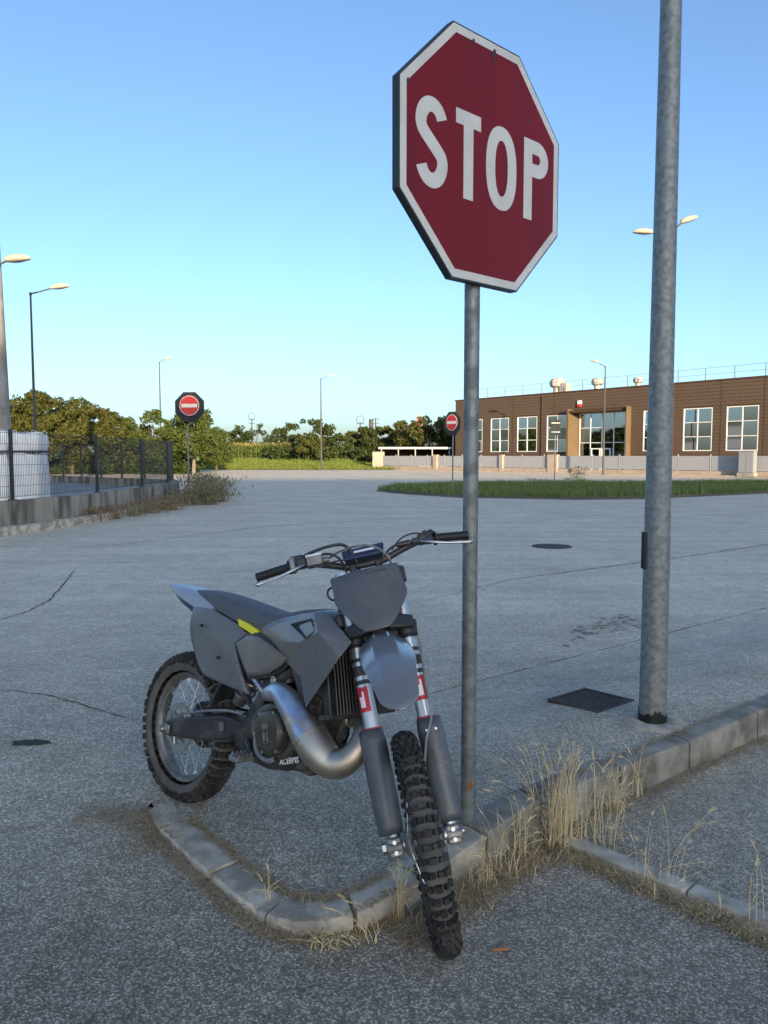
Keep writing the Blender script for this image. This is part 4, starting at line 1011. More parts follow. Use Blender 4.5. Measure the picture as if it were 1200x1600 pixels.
# T
x0, x1 = lx_(.31), lx_(.46); cx = (x0 + x1) / 2
letter('T', [stroke([(x0, LH - ST / 2), (x1, LH - ST / 2)], ST), stroke([(cx, LH - ST), (cx, -LH)], ST)])
# O
x0, x1 = lx_(.494), lx_(.693); cx = (x0 + x1) / 2; rx = (x1 - x0) / 2 - ST / 2; ry = LH - ST / 2
def sup(cx, cy, rx, ry, n=40, e=.86): return [(cx + rx * math.copysign(abs(math.cos(a)) ** e, math.cos(a)), cy + ry * math.copysign(abs(math.sin(a)) ** e, math.sin(a))) for a in [2 * PI * (i + .5) / n for i in range(n)]]
op = sup(cx, 0, rx, ry); letter('O', [stroke(op + op[:1], ST, loop=True)])
# P
x0, x1 = lx_(.744), lx_(.917); rr = LH * .52
letter('P', [stroke([(x0 + ST / 2, LH), (x0 + ST / 2, -LH)], ST), stroke([(x0 + ST, LH - ST / 2), (x0 + ST + .025, LH - ST / 2)] + arc(x1 - ST / 2 - .045, LH - ST / 2 - rr * .55, .045, rr * .55, 88, -88, 14) + [(x0 + ST + .025, LH - ST / 2 - rr * 1.1), (x0 + ST, LH - ST / 2 - rr * 1.1)], ST)])
# back rails and clamps that hold the plate to the pole
for dz in (-.22, .22):
    m_ = MB(); c_ = SC - SN * .018 + UP * dz; m_.hexa([c_ + SU * a - SN * b + UP * z for z in (-.02, .02) for a, b in ((-.3, .012), (.3, .012), (.3, -.012), (-.3, -.012))]); m_.build('rail', 'galv', stop, None)
    m_ = MB(); m_.lathe([(.031, SZ + dz - .02), (.037, SZ + dz - .02), (.037, SZ + dz + .02), (.031, SZ + dz + .02)], 'z', 20, closed=True); m_.build('clamp', 'galv', stop)
# chipped film: small dark scars along the top edge
for u, v, s_ in ((.04, .452, .02), (-.09, .462, .013), (.045, .425, .010), (-.455, .195, .014), (.27, .245, .005), (-.15, .128, .004)):
    pts = [(u * W + s_ * .6 * math.cos(a) * random.uniform(.5, 1.1), v * W + s_ * math.sin(a) * random.uniform(.5, 1.1)) for a in [2 * PI * i / 7 for i in range(7)]]
    slab(pts, .0070, .0073).build('chip', 'dark_edge', plate, None)

# ================================================================== PLANTS ALONG THE KERB
rg = np.random.default_rng(21)
def gz(x, y):
    if x > -1.03 and y > in_y(x): return pave_z(x, y)
    if x > -1.05 and y > front_y(x): return kerb_z(x)
    return near_z(x, y) if y < front_y(x) else 0.0
# litter of dead moss, seed and straw in the kerb joints
def litter(pts, width, n, label, hmax=.02):
    L = []; path = [Vector((p[0], p[1])) for p in pts]; tot = plen(pts)
    s_ = rg.random(n) * tot; V = []
    for k in range(n):
        p, d = along(pts, s_[k]); nn = Vector((-d.y, d.x)); q = p + nn * float(np.clip(rg.normal(), -2, 2) * width / 2)
        z = gz(q.x, q.y) + .004 + abs(rg.normal()) * hmax * .5; a = rg.uniform(0, PI * 2); l = rg.uniform(.002, .011); w_ = rg.uniform(.0008, .0022); tz = rg.uniform(-.4, .7) * l
        dx, dy = math.cos(a) * l, math.sin(a) * l; ex, ey = -math.sin(a) * w_, math.cos(a) * w_
        V.append([(q.x - dx - ex, q.y - dy - ey, z), (q.x + dx - ex, q.y + dy - ey, z + tz), (q.x + dx + ex, q.y + dy + ey, z + tz), (q.x - dx + ex, q.y - dy + ey, z + .001)])
    return tag(quads('plant_litter', np.array(V), 'litter'), label, 'plant litter', None, 'stuff')
inner = [(p[0] + .01, p[1] + .01) for p in K_IN[1:9]]; outer = [(p[0] - .02, p[1] - .025) for p in K_OUT[:9]]
litter(inner, .025, 1500, 'brown dead moss and straw along the inner edge of the left kerb', .02)
litter(outer, .04, 2300, 'brown dead plant litter along the outer edge of the left kerb', .015)
litter([(-1.35, 3.24), (-1.12, 3.30), (-1.0, 3.15), (-.9, 2.98)], .12, 1200, 'brown grit at the left tip of the island', .012)
litter([(.05, 2.42), (.25, 2.62), (.45, 2.82), (.70, 3.04), (.86, 2.98)], .09, 4500, 'brown straw litter below the kerb by the stop sign pole', .025)
litter([(.76, 2.95), (1.0, 2.70), (1.30, 2.39), (1.70, 1.97)], .055, 4200, 'brown straw litter along the flush edging strip', .03)
litter([(.60, 3.15), (.9, 3.42), (1.5, 3.90), (2.2, 4.46)], .03, 1200, 'dark dirt in the joint behind the raised kerb', .008)
litter([(.75, 3.16), (1.1, 3.42), (1.5, 3.73), (2.2, 4.28)], .035, 1500, 'dead bits along the foot of the raised kerb', .01)
# low tufts that hug those strips
def low_grass(pts, width, n, h, label, material='straw'):
    tot = plen(pts); B = []
    for k in range(n):
        p, d = along(pts, rg.random() * tot); nn = Vector((-d.y, d.x)); q = p + nn * float(rg.normal() * width / 2); B.append((q.x, q.y, gz(q.x, q.y)))
    B = np.array(B); return tag(quads('dry_grass', blades(rg, B, rg.uniform(.3, 1, n) * h, rg.uniform(.0015, .004, n), 1.5, 2), material), label, 'dry grass', None, 'stuff')
low_grass(inner, .03, 160, .035, 'short dead grass along the inner edge of the left kerb', 'litter')
low_grass(outer[3:], .04, 130, .04, 'short dead grass along the outer edge of the left kerb', 'litter')
low_grass([(.77, 2.97), (1.01, 2.71), (1.31, 2.40), (1.71, 1.98)], .06, 800, .05, 'short dry grass along the flush edging strip')
low_grass([(.1, 2.46), (.45, 2.83), (.72, 3.05), (.84, 3.0)], .10, 420, .06, 'short dry grass at the foot of the kerb by the stop sign pole')
# standing straw: each tussock is a plant of stalks with seed heads
def tussock(x, y, n, h, spread, label, lean=(0, 0), seed=0, heads=True, hvar=.45, wild=.15):
    r2 = np.random.default_rng(500 + seed); z = gz(x, y); root = empty('dry_grass_tussock', (x, y, z)); tag(root, label, 'dry grass', 'dry grass tussocks at the kerb')
    mb = MB(); hd = MB()
    for k in range(n):
        a = r2.uniform(0, 2 * PI); rr = spread * math.sqrt(r2.random()); bx_, by_ = rr * math.cos(a), rr * math.sin(a)
        H_ = h * r2.uniform(1 - hvar, 1.0); ln = Vector((lean[0] + r2.normal() * wild, lean[1] + r2.normal() * wild, 0)) * H_
        zb = gz(x + bx_, y + by_) - z
        pts = [Vector((bx_, by_, zb - .01)), Vector((bx_, by_, zb)) + ln * .25 + Vector((0, 0, H_ * .45)), Vector((bx_, by_, zb)) + ln * .65 + Vector((0, 0, H_ * .8)), Vector((bx_, by_, zb)) + ln * 1.15 + Vector((0, 0, H_ * .97))]
        if r2.random() < .14: pts[2] = pts[1] + Vector((r2.normal() * .06, r2.normal() * .06, .02)); pts[3] = pts[2] + Vector((r2.normal() * .05, r2.normal() * .05, -.05))
        pts = [Vector(p) for p in spline([tuple(p) for p in pts], 3)]
        mb.tube(pts, [.0013 - .0008 * i / (len(pts) - 1) for i in range(len(pts))], 3, cap=False)
        if heads and r2.random() < .75:
            e = pts[-1]; d = (pts[-1] - pts[-2]).normalized(); l = r2.uniform(.025, .055)
            hd.tube([e, e + d * l * .4 + Vector((0, 0, -.002)), e + d * l + Vector((r2.normal() * .006, 0, -.010))], [.0012, .0038, .0006], 4)
            for j in range(3):
                q = e + d * l * r2.uniform(.2, .9); hd.tube([q, q + d * .02 + Vector(tuple(r2.normal(size=3) * .008))], [.0007, .0004], 3, cap=False)
        if r2.random() < .6:
            q = pts[len(pts) // 3]; dd = Vector((r2.normal(), r2.normal(), r2.uniform(-.1, .6))).normalized() * r2.uniform(.04, .10)
            mb.tube([q, q + dd * .5 + Vector((0, 0, .01)), q + dd + Vector((0, 0, -.02))], [.0013, .001, .0003], 3, cap=False)
    if n > 8:
        nb = int(n * 1.2); bb = np.stack([r2.normal(size=nb) * spread * .7, r2.normal(size=nb) * spread * .7, np.zeros(nb)], 1); bb[:, 2] = [gz(x + q[0], y + q[1]) - z for q in bb]
        quads('blades', blades(r2, bb, r2.uniform(.15, .55, nb) * h, r2.uniform(.002, .0055, nb), 1.7, 4), 'straw', root)['kind'] = 'stuff'
    mb.build('stalks', 'straw', root, 60)['kind'] = 'stuff'
    if hd.v: hd.build('seed_heads', 'straw', root, 60)['kind'] = 'stuff'
tussock(.73, 3.07, 64, .43, .055, 'thick clump of tall straw where the raised kerb begins', (.02, .02), 1, wild=.09)
tussock(.83, 3.10, 15, .38, .06, 'tall straw just right of the thickest clump', (.10, .0), 2)
tussock(.68, 3.12, 12, .34, .06, 'straw drooping left over the kerb top from the thick clump', (-.22, .15), 3, wild=.25)
tussock(.93, 3.06, 12, .30, .06, 'loose straw leaning right beside the edging strip', (.10, .02), 4)
tussock(.48, 2.86, 10, .21, .055, 'sparse upright straw below the kerb right of the stop sign pole', (.03, 0), 5)
tussock(.56, 2.97, 9, .26, .05, 'straw standing between the pole and the thick clump', (.05, 0), 6)
tussock(.36, 2.78, 12, .19, .05, 'low straw at the foot of the stop sign pole', (-.05, -.05), 7)
tussock(.05, 2.56, 14, .21, .02, 'small upright straw bunch between the left fork leg and kerb', (-.03, 0), 8)
tussock(-.20, 2.40, 16, .09, .05, 'flattened pale straw lying on the lowest part of the kerb', (.5, -.6), 9)
tussock(-.05, 2.46, 9, .13, .05, 'few bent straws on the kerb left of the front tyre', (-.7, .1), 10)
tussock(1.00, 2.80, 8, .27, .06, 'few straws with a branching head on the near edging strip', (.05, 0), 11)
tussock(1.10, 2.74, 5, .28, .04, 'single pale straws on the middle of the edging strip', (.04, 0), 12)
tussock(1.27, 2.52, 6, .27, .05, 'sparse straws on the edging strip near the right edge', (.12, 0), 13)
tussock(1.40, 2.40, 6, .25, .05, 'sparse straws at the right edge of the picture', (.02, .05), 14)
tussock(1.04, 3.40, 18, .16, .05, 'dry grass against the foot of the raised kerb', (.1, 0), 15)
tussock(1.18, 3.50, 8, .30, .05, 'thin straws leaning on the raised kerb face', (-.05, 0), 16)
tussock(-.40, 2.60, 5, .10, .02, 'tiny straws in the joint of the left kerb', (0, 0), 17)
# weeds at the yard wall
for i, (px, D, h_, n, m_, lb, sp_) in enumerate([(312, 27.0, .95, 50, 'weed', 'dense dry weed bush at the end of the yard wall', .55), (340, 26.2, .85, 44, 'weed', 'rounded weed bush right of the yard wall', .5),
        (322, 24.6, .75, 40, 'weed', 'weed bush in front of the no entry pole', .55), (290, 24.5, .5, 36, 'weed', 'low weeds at the foot of the bent sign pole', .5), (262, 22.2, .42, 34, 'weed_rust', 'reddish weeds along the wall ledge', .5),
        (232, 21.0, .36, 30, 'weed_rust', 'low reddish weeds left of the wall end', .5), (205, 20.0, .30, 26, 'weed', 'short weeds against the wall ledge', .45), (170, 19.0, .34, 26, 'weed_rust', 'small rusty weed patch on the road edge', .35),
        (140, 18.2, .36, 24, 'weed_rust', 'rust brown weed tuft below the stained wall', .3), (100, 17.4, .22, 20, 'weed', 'thin weeds below the wall near the sacks', .4), (40, 16.4, .22, 20, 'weed', 'thin weeds at the far left foot of the wall', .4)]):
    weed(px, 712, h_, n * 3, m_, lb, sp_, 20 + i, 'weeds along the yard wall', D, .035)
# small litter
o = MB(); o.box((0, 0, .004), (.055, .012, .006)); o = o.build('leaf_stalk', 'dead_leaf', None, bevel=.002); q = G(782, 1488, -.04); o.location = (q.x, q.y, near_z(q.x, q.y) + .004); o.rotation_euler = (0, 0, .1); tag(o, 'small orange brown scrap on the dark asphalt right of the front tyre', 'litter')
for px, py, lb in ((790, 1368, 'white scrap below the straw right of the front tyre'),):
    q = G(px, py, -.04); o = MB(); o.add([(-.012, -.02, .002), (.01, -.018, .006), (.014, .02, .003), (-.008, .022, .010)], [(0, 1, 2, 3)]); o.add([(-.012, -.02, .0), (.01, -.018, .003), (.014, .02, .0), (-.008, .022, .006)], [(3, 2, 1, 0)]); o = o.build('paper_scrap', 'paper', None, None); o.location = (q.x, q.y, near_z(q.x, q.y) + .002); tag(o, lb, 'litter')

# loose grit on the asphalt
V = []
for k in range(2600):
    x = rg.uniform(-2.2, 2.6); y = 1.4 + 4.6 * rg.random() ** 1.3
    d_ = abs(y - front_y(x)) if x > -1.06 else .6
    if rg.random() > .25 + .75 * math.exp(-d_ * 3.5) or (x > -1.05 and front_y(x) - .01 < y < in_y(x) + .01): continue
    z = (pave_z(x, y) if x > -1.03 and in_y(x) < y < back_y(x) else near_z(x, y) if y < front_y(x) else 0.0) + .0005
    s_ = .0016 + .0035 * rg.random() ** 2; a = rg.uniform(0, 6.28)
    c4 = [(x + s_ * 1.2 * math.cos(a + i * 1.57) * rg.uniform(.7, 1.2), y + s_ * math.sin(a + i * 1.57) * rg.uniform(.7, 1.2), z) for i in range(4)]; tp = (x + rg.normal() * s_ * .3, y, z + s_ * 1.1)
    for i in range(4): V.append([c4[i], c4[(i + 1) % 4], tp])
me_ = quads('grit', np.array(V), 'paper'); me_.data.materials.clear(); me_.data.materials.append(M['pale_seal']); tag(me_, 'loose grit scattered over the asphalt round the kerb', 'grit', None, 'stuff')

# ================================================================== MOTORCYCLE (x forward, y to its left, z up; origin under the rear axle)
bike = empty('motorcycle'); tag(bike, 'grey two stroke motocross motorcycle leaning against the stop sign pole, front wheel turned', 'motorcycle')
BR = Matrix.Rotation(-.7615, 3, 'Z') @ Matrix.Rotation(.0163, 3, 'Y') @ Matrix.Rotation(-.1632, 3, 'X')
bike.matrix_world = Matrix.Translation((-.9415, 3.4451, -.005)) @ BR.to_4x4()
RAKE = R(26.1); FA = Vector((1.48, 0, .345)); AX = Vector((-math.sin(RAKE), 0, math.cos(RAKE))); PE = Vector((math.cos(RAKE), 0, math.sin(RAKE))); A0 = FA - PE * .057
ST_ = Matrix.Translation(A0) @ Matrix.Rotation(-.80, 4, AX) @ Matrix.Translation(-A0)
def SP(t, u, y): return A0 + AX * t + PE * u + Vector((0, y, 0))
YV = Vector((0, 1, 0))
def sbox(mb, t, u, y, dt, du, dy):            # box aligned with the fork
    mb.hexa([SP(t + a * dt / 2, u + b * du / 2, y + c * dy / 2) for a, b, c in ((-1, -1, -1), (-1, 1, -1), (-1, 1, 1), (-1, -1, 1), (1, -1, -1), (1, 1, -1), (1, 1, 1), (1, -1, 1))]); return mb

# ---- wheels
def tyre(Rr, Ro, Wd, rows_, kn):
    """Rr rim radius, Ro outer radius over knobs, Wd width"""
    kh = .014; Rc = Ro - kh; mb = MB(); prof = []
    rc_, hh_ = (Rr + Rc) / 2 + .004, Wd / 2 - .006; hv = Rc - rc_
    for i in range(25):
        a = R(-128 + 256 * i / 24); prof.append((rc_ + hv * math.cos(a) * (1 if math.cos(a) > 0 else 1.05), hh_ * math.copysign(abs(math.sin(a)) ** .85, math.sin(a))))
    mb.cur = 1; mb.lathe(prof, 'y', 72); mb.cur = 0
    def knob(th, ph, la, lb, h):
        a = R(ph); r_ = rc_ + hv * math.cos(a); y = hh_ * math.copysign(abs(math.sin(a)) ** .85, math.sin(a))
        nl = Vector((math.cos(a), math.sin(a), 0)); rad = Vector((math.cos(th), 0, math.sin(th))); tan = Vector((-math.sin(th), 0, math.cos(th)))
        nn = (rad * math.cos(a) + YV * math.sin(a)); ac = (YV * math.cos(a) - rad * math.sin(a)); c_ = rad * r_ + YV * y
        m3 = Matrix((tan, ac, nn)).transposed(); mb.box(c_ + nn * (h / 2 - .002), (la, lb, h + .004), m3, taper=.86)
    for i in range(rows_):
        th = 2 * PI * i / rows_
        for ph, la, lb, h, ev in kn:
            if ev is None or i % 2 == ev: knob(th + random.uniform(-.003, .003), ph, la, lb, h * random.uniform(.9, 1.05))
    return mb
def wheel(name, Rr, Ro, Wd, rows_, kn, mtx, hub_r, hub_w, disc_y, disc_r, sprocket=False):
    mb = MB(); w = hub_w / 2
    mb.lathe([(.012, -w - .012), (.03, -w - .012), (hub_r, -w), (hub_r, -w + .008), (hub_r * .55, -w + .02), (hub_r * .5, 0), (hub_r * .55, w - .02), (hub_r, w - .008), (hub_r, w), (.03, w + .012), (.012, w + .012)], 'y', 32)
    wh = mb.build(name, 'alu', bike, mtx=mtx)
    tyre(Rr, Ro, Wd, rows_, kn).build('tyre', ['rubber', 'rubber_side'], wh, 40)
    mb = MB(); rw = Wd * .27
    mb.lathe([(Rr + .012, -rw), (Rr + .014, -rw + .004), (Rr - .002, -rw + .008), (Rr - .006, -rw * .5), (Rr - .014, -rw * .3), (Rr - .014, rw * .3), (Rr - .006, rw * .5), (Rr - .002, rw - .008), (Rr + .014, rw - .004), (Rr + .012, rw)], 'y', 72)
    mb.build('rim', 'rim', wh, 40)
    for sd_ in (-1, 1):
        for dr in (-1, 1):
            sm = MB(); sm.tube([(hub_r * .93 * math.cos(dr * 1.15), sd_ * (w - .003), hub_r * .93 * math.sin(dr * 1.15)), (Rr - .012, sd_ * .006, 0)], .0017, 5); sm.tube([(Rr - .028, sd_ * .0075, 0), (Rr - .010, sd_ * .006, 0)], .0032, 5)
            me = sm.mesh('spoke', 'steel', None)
            for k in range(9):
                o = link_mesh('spoke', me, wh); o.rotation_euler = (0, 2 * PI * (k / 9 + (.25 if sd_ > 0 else 0) / 9 + (dr > 0) * .5 / 9), 0)
    mb = MB(); n = 48; ro = [disc_r * (1 + .035 * math.sin(12 * 2 * PI * i / n)) for i in range(n)]
    for yy in (disc_y - .002, disc_y + .002): mb.add([(ro[i] * math.cos(2 * PI * i / n), yy, ro[i] * math.sin(2 * PI * i / n)) for i in range(n)] + [(disc_r * .72 * math.cos(2 * PI * i / n), yy, disc_r * .72 * math.sin(2 * PI * i / n)) for i in range(n)],
               [(i, (i + 1) % n, n + (i + 1) % n, n + i) for i in range(n)])
    for k in range(6):
        a = 2 * PI * k / 6; mb.tube([(hub_r * .9 * math.cos(a), disc_y, hub_r * .9 * math.sin(a)), (disc_r * .76 * math.cos(a + .3), disc_y, disc_r * .76 * math.sin(a + .3))], .006, 5)
    mb.build('brake_disc', 'steel', wh, None)
    if sprocket:
        mb = MB(); n = 100; rr = [.098 if i % 2 else .106 for i in range(n)]
        mb.prism([(rr[i] * math.cos(2 * PI * i / n), rr[i] * math.sin(2 * PI * i / n)) for i in range(n)], (0, .075, 0), (1, 0, 0), (0, 0, 1), .006); mb.build('sprocket', 'chain', wh, None)
    return wh
front_kn = [(-14, .018, .017, .014, 0), (14, .018, .017, .014, 0), (-42, .021, .015, .014, 0), (42, .021, .015, .014, 0), (0, .021, .022, .014, 1), (-30, .016, .012, .013, 1), (30, .016, .012, .013, 1), (-66, .021, .014, .012, 1), (66, .021, .014, .012, 1), (-70, .016, .010, .009, 0), (70, .016, .010, .009, 0)]
wheel('front_wheel', .268, .351, .083, 56, front_kn, ST_ @ Matrix.Translation(FA), .045, .11, .058, .128)
rear_kn = [(-15, .026, .030, .017, 0), (15, .026, .030, .017, 0), (-40, .026, .024, .017, 0), (40, .026, .024, .017, 0), (0, .028, .038, .017, 1), (-30, .024, .020, .017, 1), (30, .024, .020, .017, 1), (-64, .030, .026, .017, 1), (64, .030, .026, .017, 1), (-66, .020, .016, .012, 0), (66, .020, .016, .012, 0)]
wheel('rear_wheel', .232, .336, .126, 48, rear_kn, Matrix.Translation((0, 0, .33)), .055, .12, -.058, .108, True)

# ---- panels
def panel(name, pts, material, thick=.010, bulge=.012, inset=.80, both=True, bevel=.004, label=None):
    for sy in ((1, -1) if both else (1,)):
        P = [Vector((p[0], p[1] * sy, p[2])) for p in pts]; n = len(P); c_ = sum(P, Vector()) / n; dy = Vector((0, -bulge * sy, 0)); bk = Vector((0, thick * sy, 0))
        inn = [c_ + (p - c_) * inset + dy for p in P]; mb = MB()
        order = (lambda f: f) if sy > 0 else (lambda f: tuple(reversed(f)))
        mb.add(P + inn + [p + bk for p in P], [order(tuple(range(n, 2 * n)))] + [order((i, (i + 1) % n, n + (i + 1) % n, n + i)) for i in range(n)] + [order((2 * n + i, 2 * n + (i + 1) % n, (i + 1) % n, i)) for i in range(n)] + [order(tuple(range(3 * n - 1, 2 * n - 1, -1)))])
        o = mb.build(name, material, bike, 28, bevel=bevel, seg=3)
        if label and sy > 0: o['label'] = label
        yield o
side_p = [(.07, -.112, .893), (.20, -.112, .903), (.33, -.116, .887), (.423, -.12, .870), (.50, -.125, .845), (.477, -.13, .822), (.436, -.135, .789), (.505, -.135, .69), (.564, -.13, .611), (.40, -.138, .617), (.255, -.14, .625), (.215, -.14, .650), (.181, -.14, .685), (.12, -.135, .75), (.089, -.13, .795), (.07, -.12, .85)]
for o in panel('side_panel', side_p, 'plastic', .008, .008, .9):
    for x, z in ((.20, .83), (.35, .72)):
        mb = MB(); sy = -1 if o.name == 'side_panel' else 1; mb.tube([(x, sy * .140, z), (x, sy * .152, z)], [.007, .006], 10); mb.build('bolt', 'black', o)
pan2 = [(.456, -.146, .798), (.513, -.135, .845), (.604, -.145, .851), (.70, -.155, .833), (.799, -.162, .808), (.779, -.163, .775), (.703, -.162, .725), (.62, -.158, .700), (.575, -.155, .692), (.51, -.15, .745)]
list(panel('airbox_panel', pan2, 'plastic_scuff', .012, .012, .84))
panb = [(.44, -.136, .80), (.505, -.126, .858), (.60, -.136, .864), (.82, -.15, .815), (.79, -.15, .76), (.70, -.15, .708), (.57, -.146, .675), (.50, -.142, .735)]
list(panel('panel_backing', panb, 'black', .012, .0, .9))
# radiator shroud of flat facets: side face, forward face, fold line between them
SH = dict(A=(.556, -.112, .863), B=(.754, -.125, .947), Cc=(.902, -.142, .996), D=(.946, -.122, 1.008), E=(1.141, -.165, .930), F=(1.131, -.205, .876), Rr=(1.019, -.212, .945), H=(1.087, -.203, .811), I=(.962, -.175, .662), J=(.903, -.165, .758), K=(.779, -.145, .791), L=(.667, -.132, .850), Q=(.88, -.175, .88))
for sy in (1, -1):
    V_ = {k: Vector((v[0], v[1] * sy, v[2])) for k, v in SH.items()}; names = list(V_); ix = {k: i for i, k in enumerate(names)}
    polys = [('A', 'L', 'Q', 'B'), ('L', 'K', 'J', 'Q'), ('B', 'Q', 'Rr', 'Cc'), ('Q', 'J', 'I', 'H', 'F', 'Rr'), ('Cc', 'Rr', 'E', 'D'), ('Rr', 'F', 'E')]
    mb = MB(); fs = [tuple(ix[k] for k in pl) for pl in polys]; mb.add(V_.values(), fs if sy > 0 else [tuple(reversed(f)) for f in fs])
    shr = mb.build('radiator_shroud', ['plastic_scuff', 'plastic'], bike, 12, solid=.007, bevel=.006, seg=3)
    shr.data.polygons.foreach_set('material_index', [0, 0, 0, 1, 1, 1])
    iv = [Vector((p[0], p[1] * sy, p[2])) for p in ((.800, -.158, .936), (.925, -.168, .978), (.990, -.203, .945), (.940, -.198, .905))]
    mb = MB(); mb.add(iv + [q + Vector((0, -.004 * sy, 0)) for q in iv] + [q * .3 + sum(iv, Vector()) / 4 * .7 + Vector((-.004, .012 * sy, -.006)) for q in iv], [(4, 5, 1, 0), (5, 6, 2, 1), (6, 7, 3, 2), (7, 4, 0, 3), (4, 5, 9, 8), (5, 6, 10, 9), (6, 7, 11, 10), (7, 4, 8, 11), (8, 9, 10, 11)]); mb.build('air_vent', 'black', shr, 10)
# lower black shroud brace
list(panel('shroud_brace', [(.78, -.13, .80), (.90, -.15, .765), (.95, -.155, .68), (.90, -.15, .66), (.85, -.14, .72)], 'black', .012, .004, .8))
list(panel('accent_strip', [(.415, -.121, .895), (.49, -.124, .886), (.568, -.127, .872), (.552, -.128, .848), (.49, -.127, .860), (.435, -.124, .868)], 'yellow', .014, .003, .9, bevel=.002))

# ---- seat, tank, tail
def loft(sts, prof_n=20, name='', material='', parent=None, e=.62, bottom=True, **kw):
    """stations: x, z of the top, z of the bottom edge, half width"""
    rows = []
    for x, zt, zb, w in sts:
        row = []
        for k in range(prof_n + 1):
            a = PI * k / prof_n; c_, s_ = math.cos(a), math.sin(a)
            row.append((x, -w * math.copysign(abs(c_) ** e, c_), zb + (zt - zb) * s_ ** .55))
        rows.append(row)
    mb = MB(); mb.grid(rows)
    mb.add(rows[0], [tuple(range(prof_n + 1))]); mb.add(rows[-1], [tuple(range(prof_n, -1, -1))])
    if bottom: mb.grid([[r_[0], r_[-1]] for r_ in rows][::-1])
    return mb.build(name, material, parent or bike, 50, **kw)
st = spline([(-.03, .958, .945, .050), (.05, .968, .928, .072), (.15, .970, .915, .088), (.26, .965, .900, .10), (.40, .955, .876, .105), (.54, .948, .858, .105), (.64, .958, .885, .10), (.74, .984, .932, .09), (.82, 1.0, .972, .075), (.87, 1.004, .990, .055)], 5)
loft(st, 22, 'seat', 'seat')
st = spline([(.56, .93, .80, .11), (.70, .965, .82, .125), (.82, .995, .83, .13), (.92, 1.008, .84, .125), (1.0, .995, .86, .10), (1.04, .96, .88, .07)], 4)
tank = loft(st, 18, 'fuel_tank', 'plastic')
mb = MB(); mb.lathe([(.0, .03), (.03, .03), (.034, .02), (.034, -.01)], 'z', 18); o = mb.build('filler_cap', 'black', tank); o.location = (.93, 0, 1.012)
st = spline([(-.300, .957, .951, .018), (-.24, .962, .940, .048), (-.15, .964, .925, .075), (-.04, .960, .905, .092), (.08, .948, .885, .10), (.20, .93, .87, .105)], 5)
loft(st, 16, 'rear_fender', 'tail', bottom=True)
st = spline([(-.20, .938, .925, .05), (-.08, .925, .895, .085), (.05, .905, .865, .10), (.22, .88, .80, .10), (.36, .84, .70, .09)], 4)
loft(st, 12, 'inner_fender', 'black')

# ---- frame, engine, swing arm
fr = MB()
for sy in (-1, 1):
    fr.tube(spline([(1.075, sy * .03, .93), (.98, sy * .085, .88), (.80, sy * .105, .76), (.665, sy * .115, .67)], 5), .024, 10)
    fr.tube(spline([(1.10, sy * .02, .88), (1.07, sy * .045, .70), (1.02, sy * .065, .52), (.93, sy * .075, .425), (.70, sy * .08, .385), (.55, sy * .10, .42)], 5), .018, 10)
    fr.tube([(.66, sy * .09, .70), (.40, sy * .075, .80), (.10, sy * .06, .87)], .013, 8); fr.tube([(.57, sy * .10, .55), (.35, sy * .08, .70), (.16, sy * .065, .85)], .011, 8)
fr.tube([SP(.70, 0, 0), SP(.91, 0, 0)], .034, 16)
frame = fr.build('frame', 'frame_black', bike)
fp_ = [(.70, -.118, .712), (.634, -.118, .690), (.605, -.128, .595), (.552, -.132, .505), (.500, -.125, .42), (.520, -.120, .385), (.600, -.120, .392), (.645, -.132, .52), (.668, -.128, .632), (.715, -.12, .68)]
list(panel('frame_plate', fp_, 'frame_black', .035, .006, .8, bevel=.005))
en = MB(); en.box((.74, 0, .48), (.34, .20, .20), Matrix.Rotation(-.12, 3, 'Y')); en.box((.62, 0, .50), (.14, .22, .17)); en.box((.83, 0, .43), (.2, .17, .10)); crank = en.build('crankcase', 'engine', bike, bevel=.02)
CYL = Matrix.Rotation(.25, 3, 'Y')
cy = MB(); cy.box((.86, 0, .63), (.15, .17, .14), CYL); cy.box((.86, -.02, .625), (.12, .19, .09), CYL); cyl = cy.build('cylinder', 'engine', bike, bevel=.012)
hd_ = MB(); hd_.box((.875, 0, .715), (.145, .155, .045), CYL); hd_.tube([(.88, 0, .73), (.893, 0, .79)], [.014, .012], 10); hd_.build('cylinder_head', 'alu', bike, bevel=.008)
for dx in (-.05, .05):
    for dy in (-.06, .06):
        b_ = MB(); b_.tube([(.883 + dx, dy, .735 - dx * .25), (.887 + dx, dy, .752 - dx * .25)], .008, 6); b_.build('head_bolt', 'steel', cyl, 20)
# clutch side covers
cc_ = Vector((.783, 0, .524))
cv_ = MB(); n = 26
outl = [(.125 * math.cos(a) * (1 + .16 * max(0, math.cos(a - 3.6))) - .015, .105 * math.sin(a) - .004) for a in [2 * PI * i / n for i in range(n)]]
cv_.prism(outl, (cc_.x, -.10, cc_.z), (1, 0, 0), (0, 0, 1), .052); ccov = cv_.build('engine_side_cover', 'engine', bike, bevel=.012, seg=3)
m_ = MB(); m_.lathe([(.0, -.050), (.058, -.050), (.066, -.048), (.070, -.044), (.078, -.040), (.084, -.030), (.086, -.0)], 'y', 48); clutch = m_.build('clutch_cover', 'cover', bike, 30); clutch.location = (cc_.x, -.150, cc_.z)
for k in range(6):
    a = 2 * PI * k / 6 + .3; b_ = MB(); b_.tube([(cc_.x + .081 * math.cos(a), -.17, cc_.z + .081 * math.sin(a)), (cc_.x + .081 * math.cos(a), -.191, cc_.z + .081 * math.sin(a))], .0065, 6); b_.build('bolt', 'steel', ccov, 20)
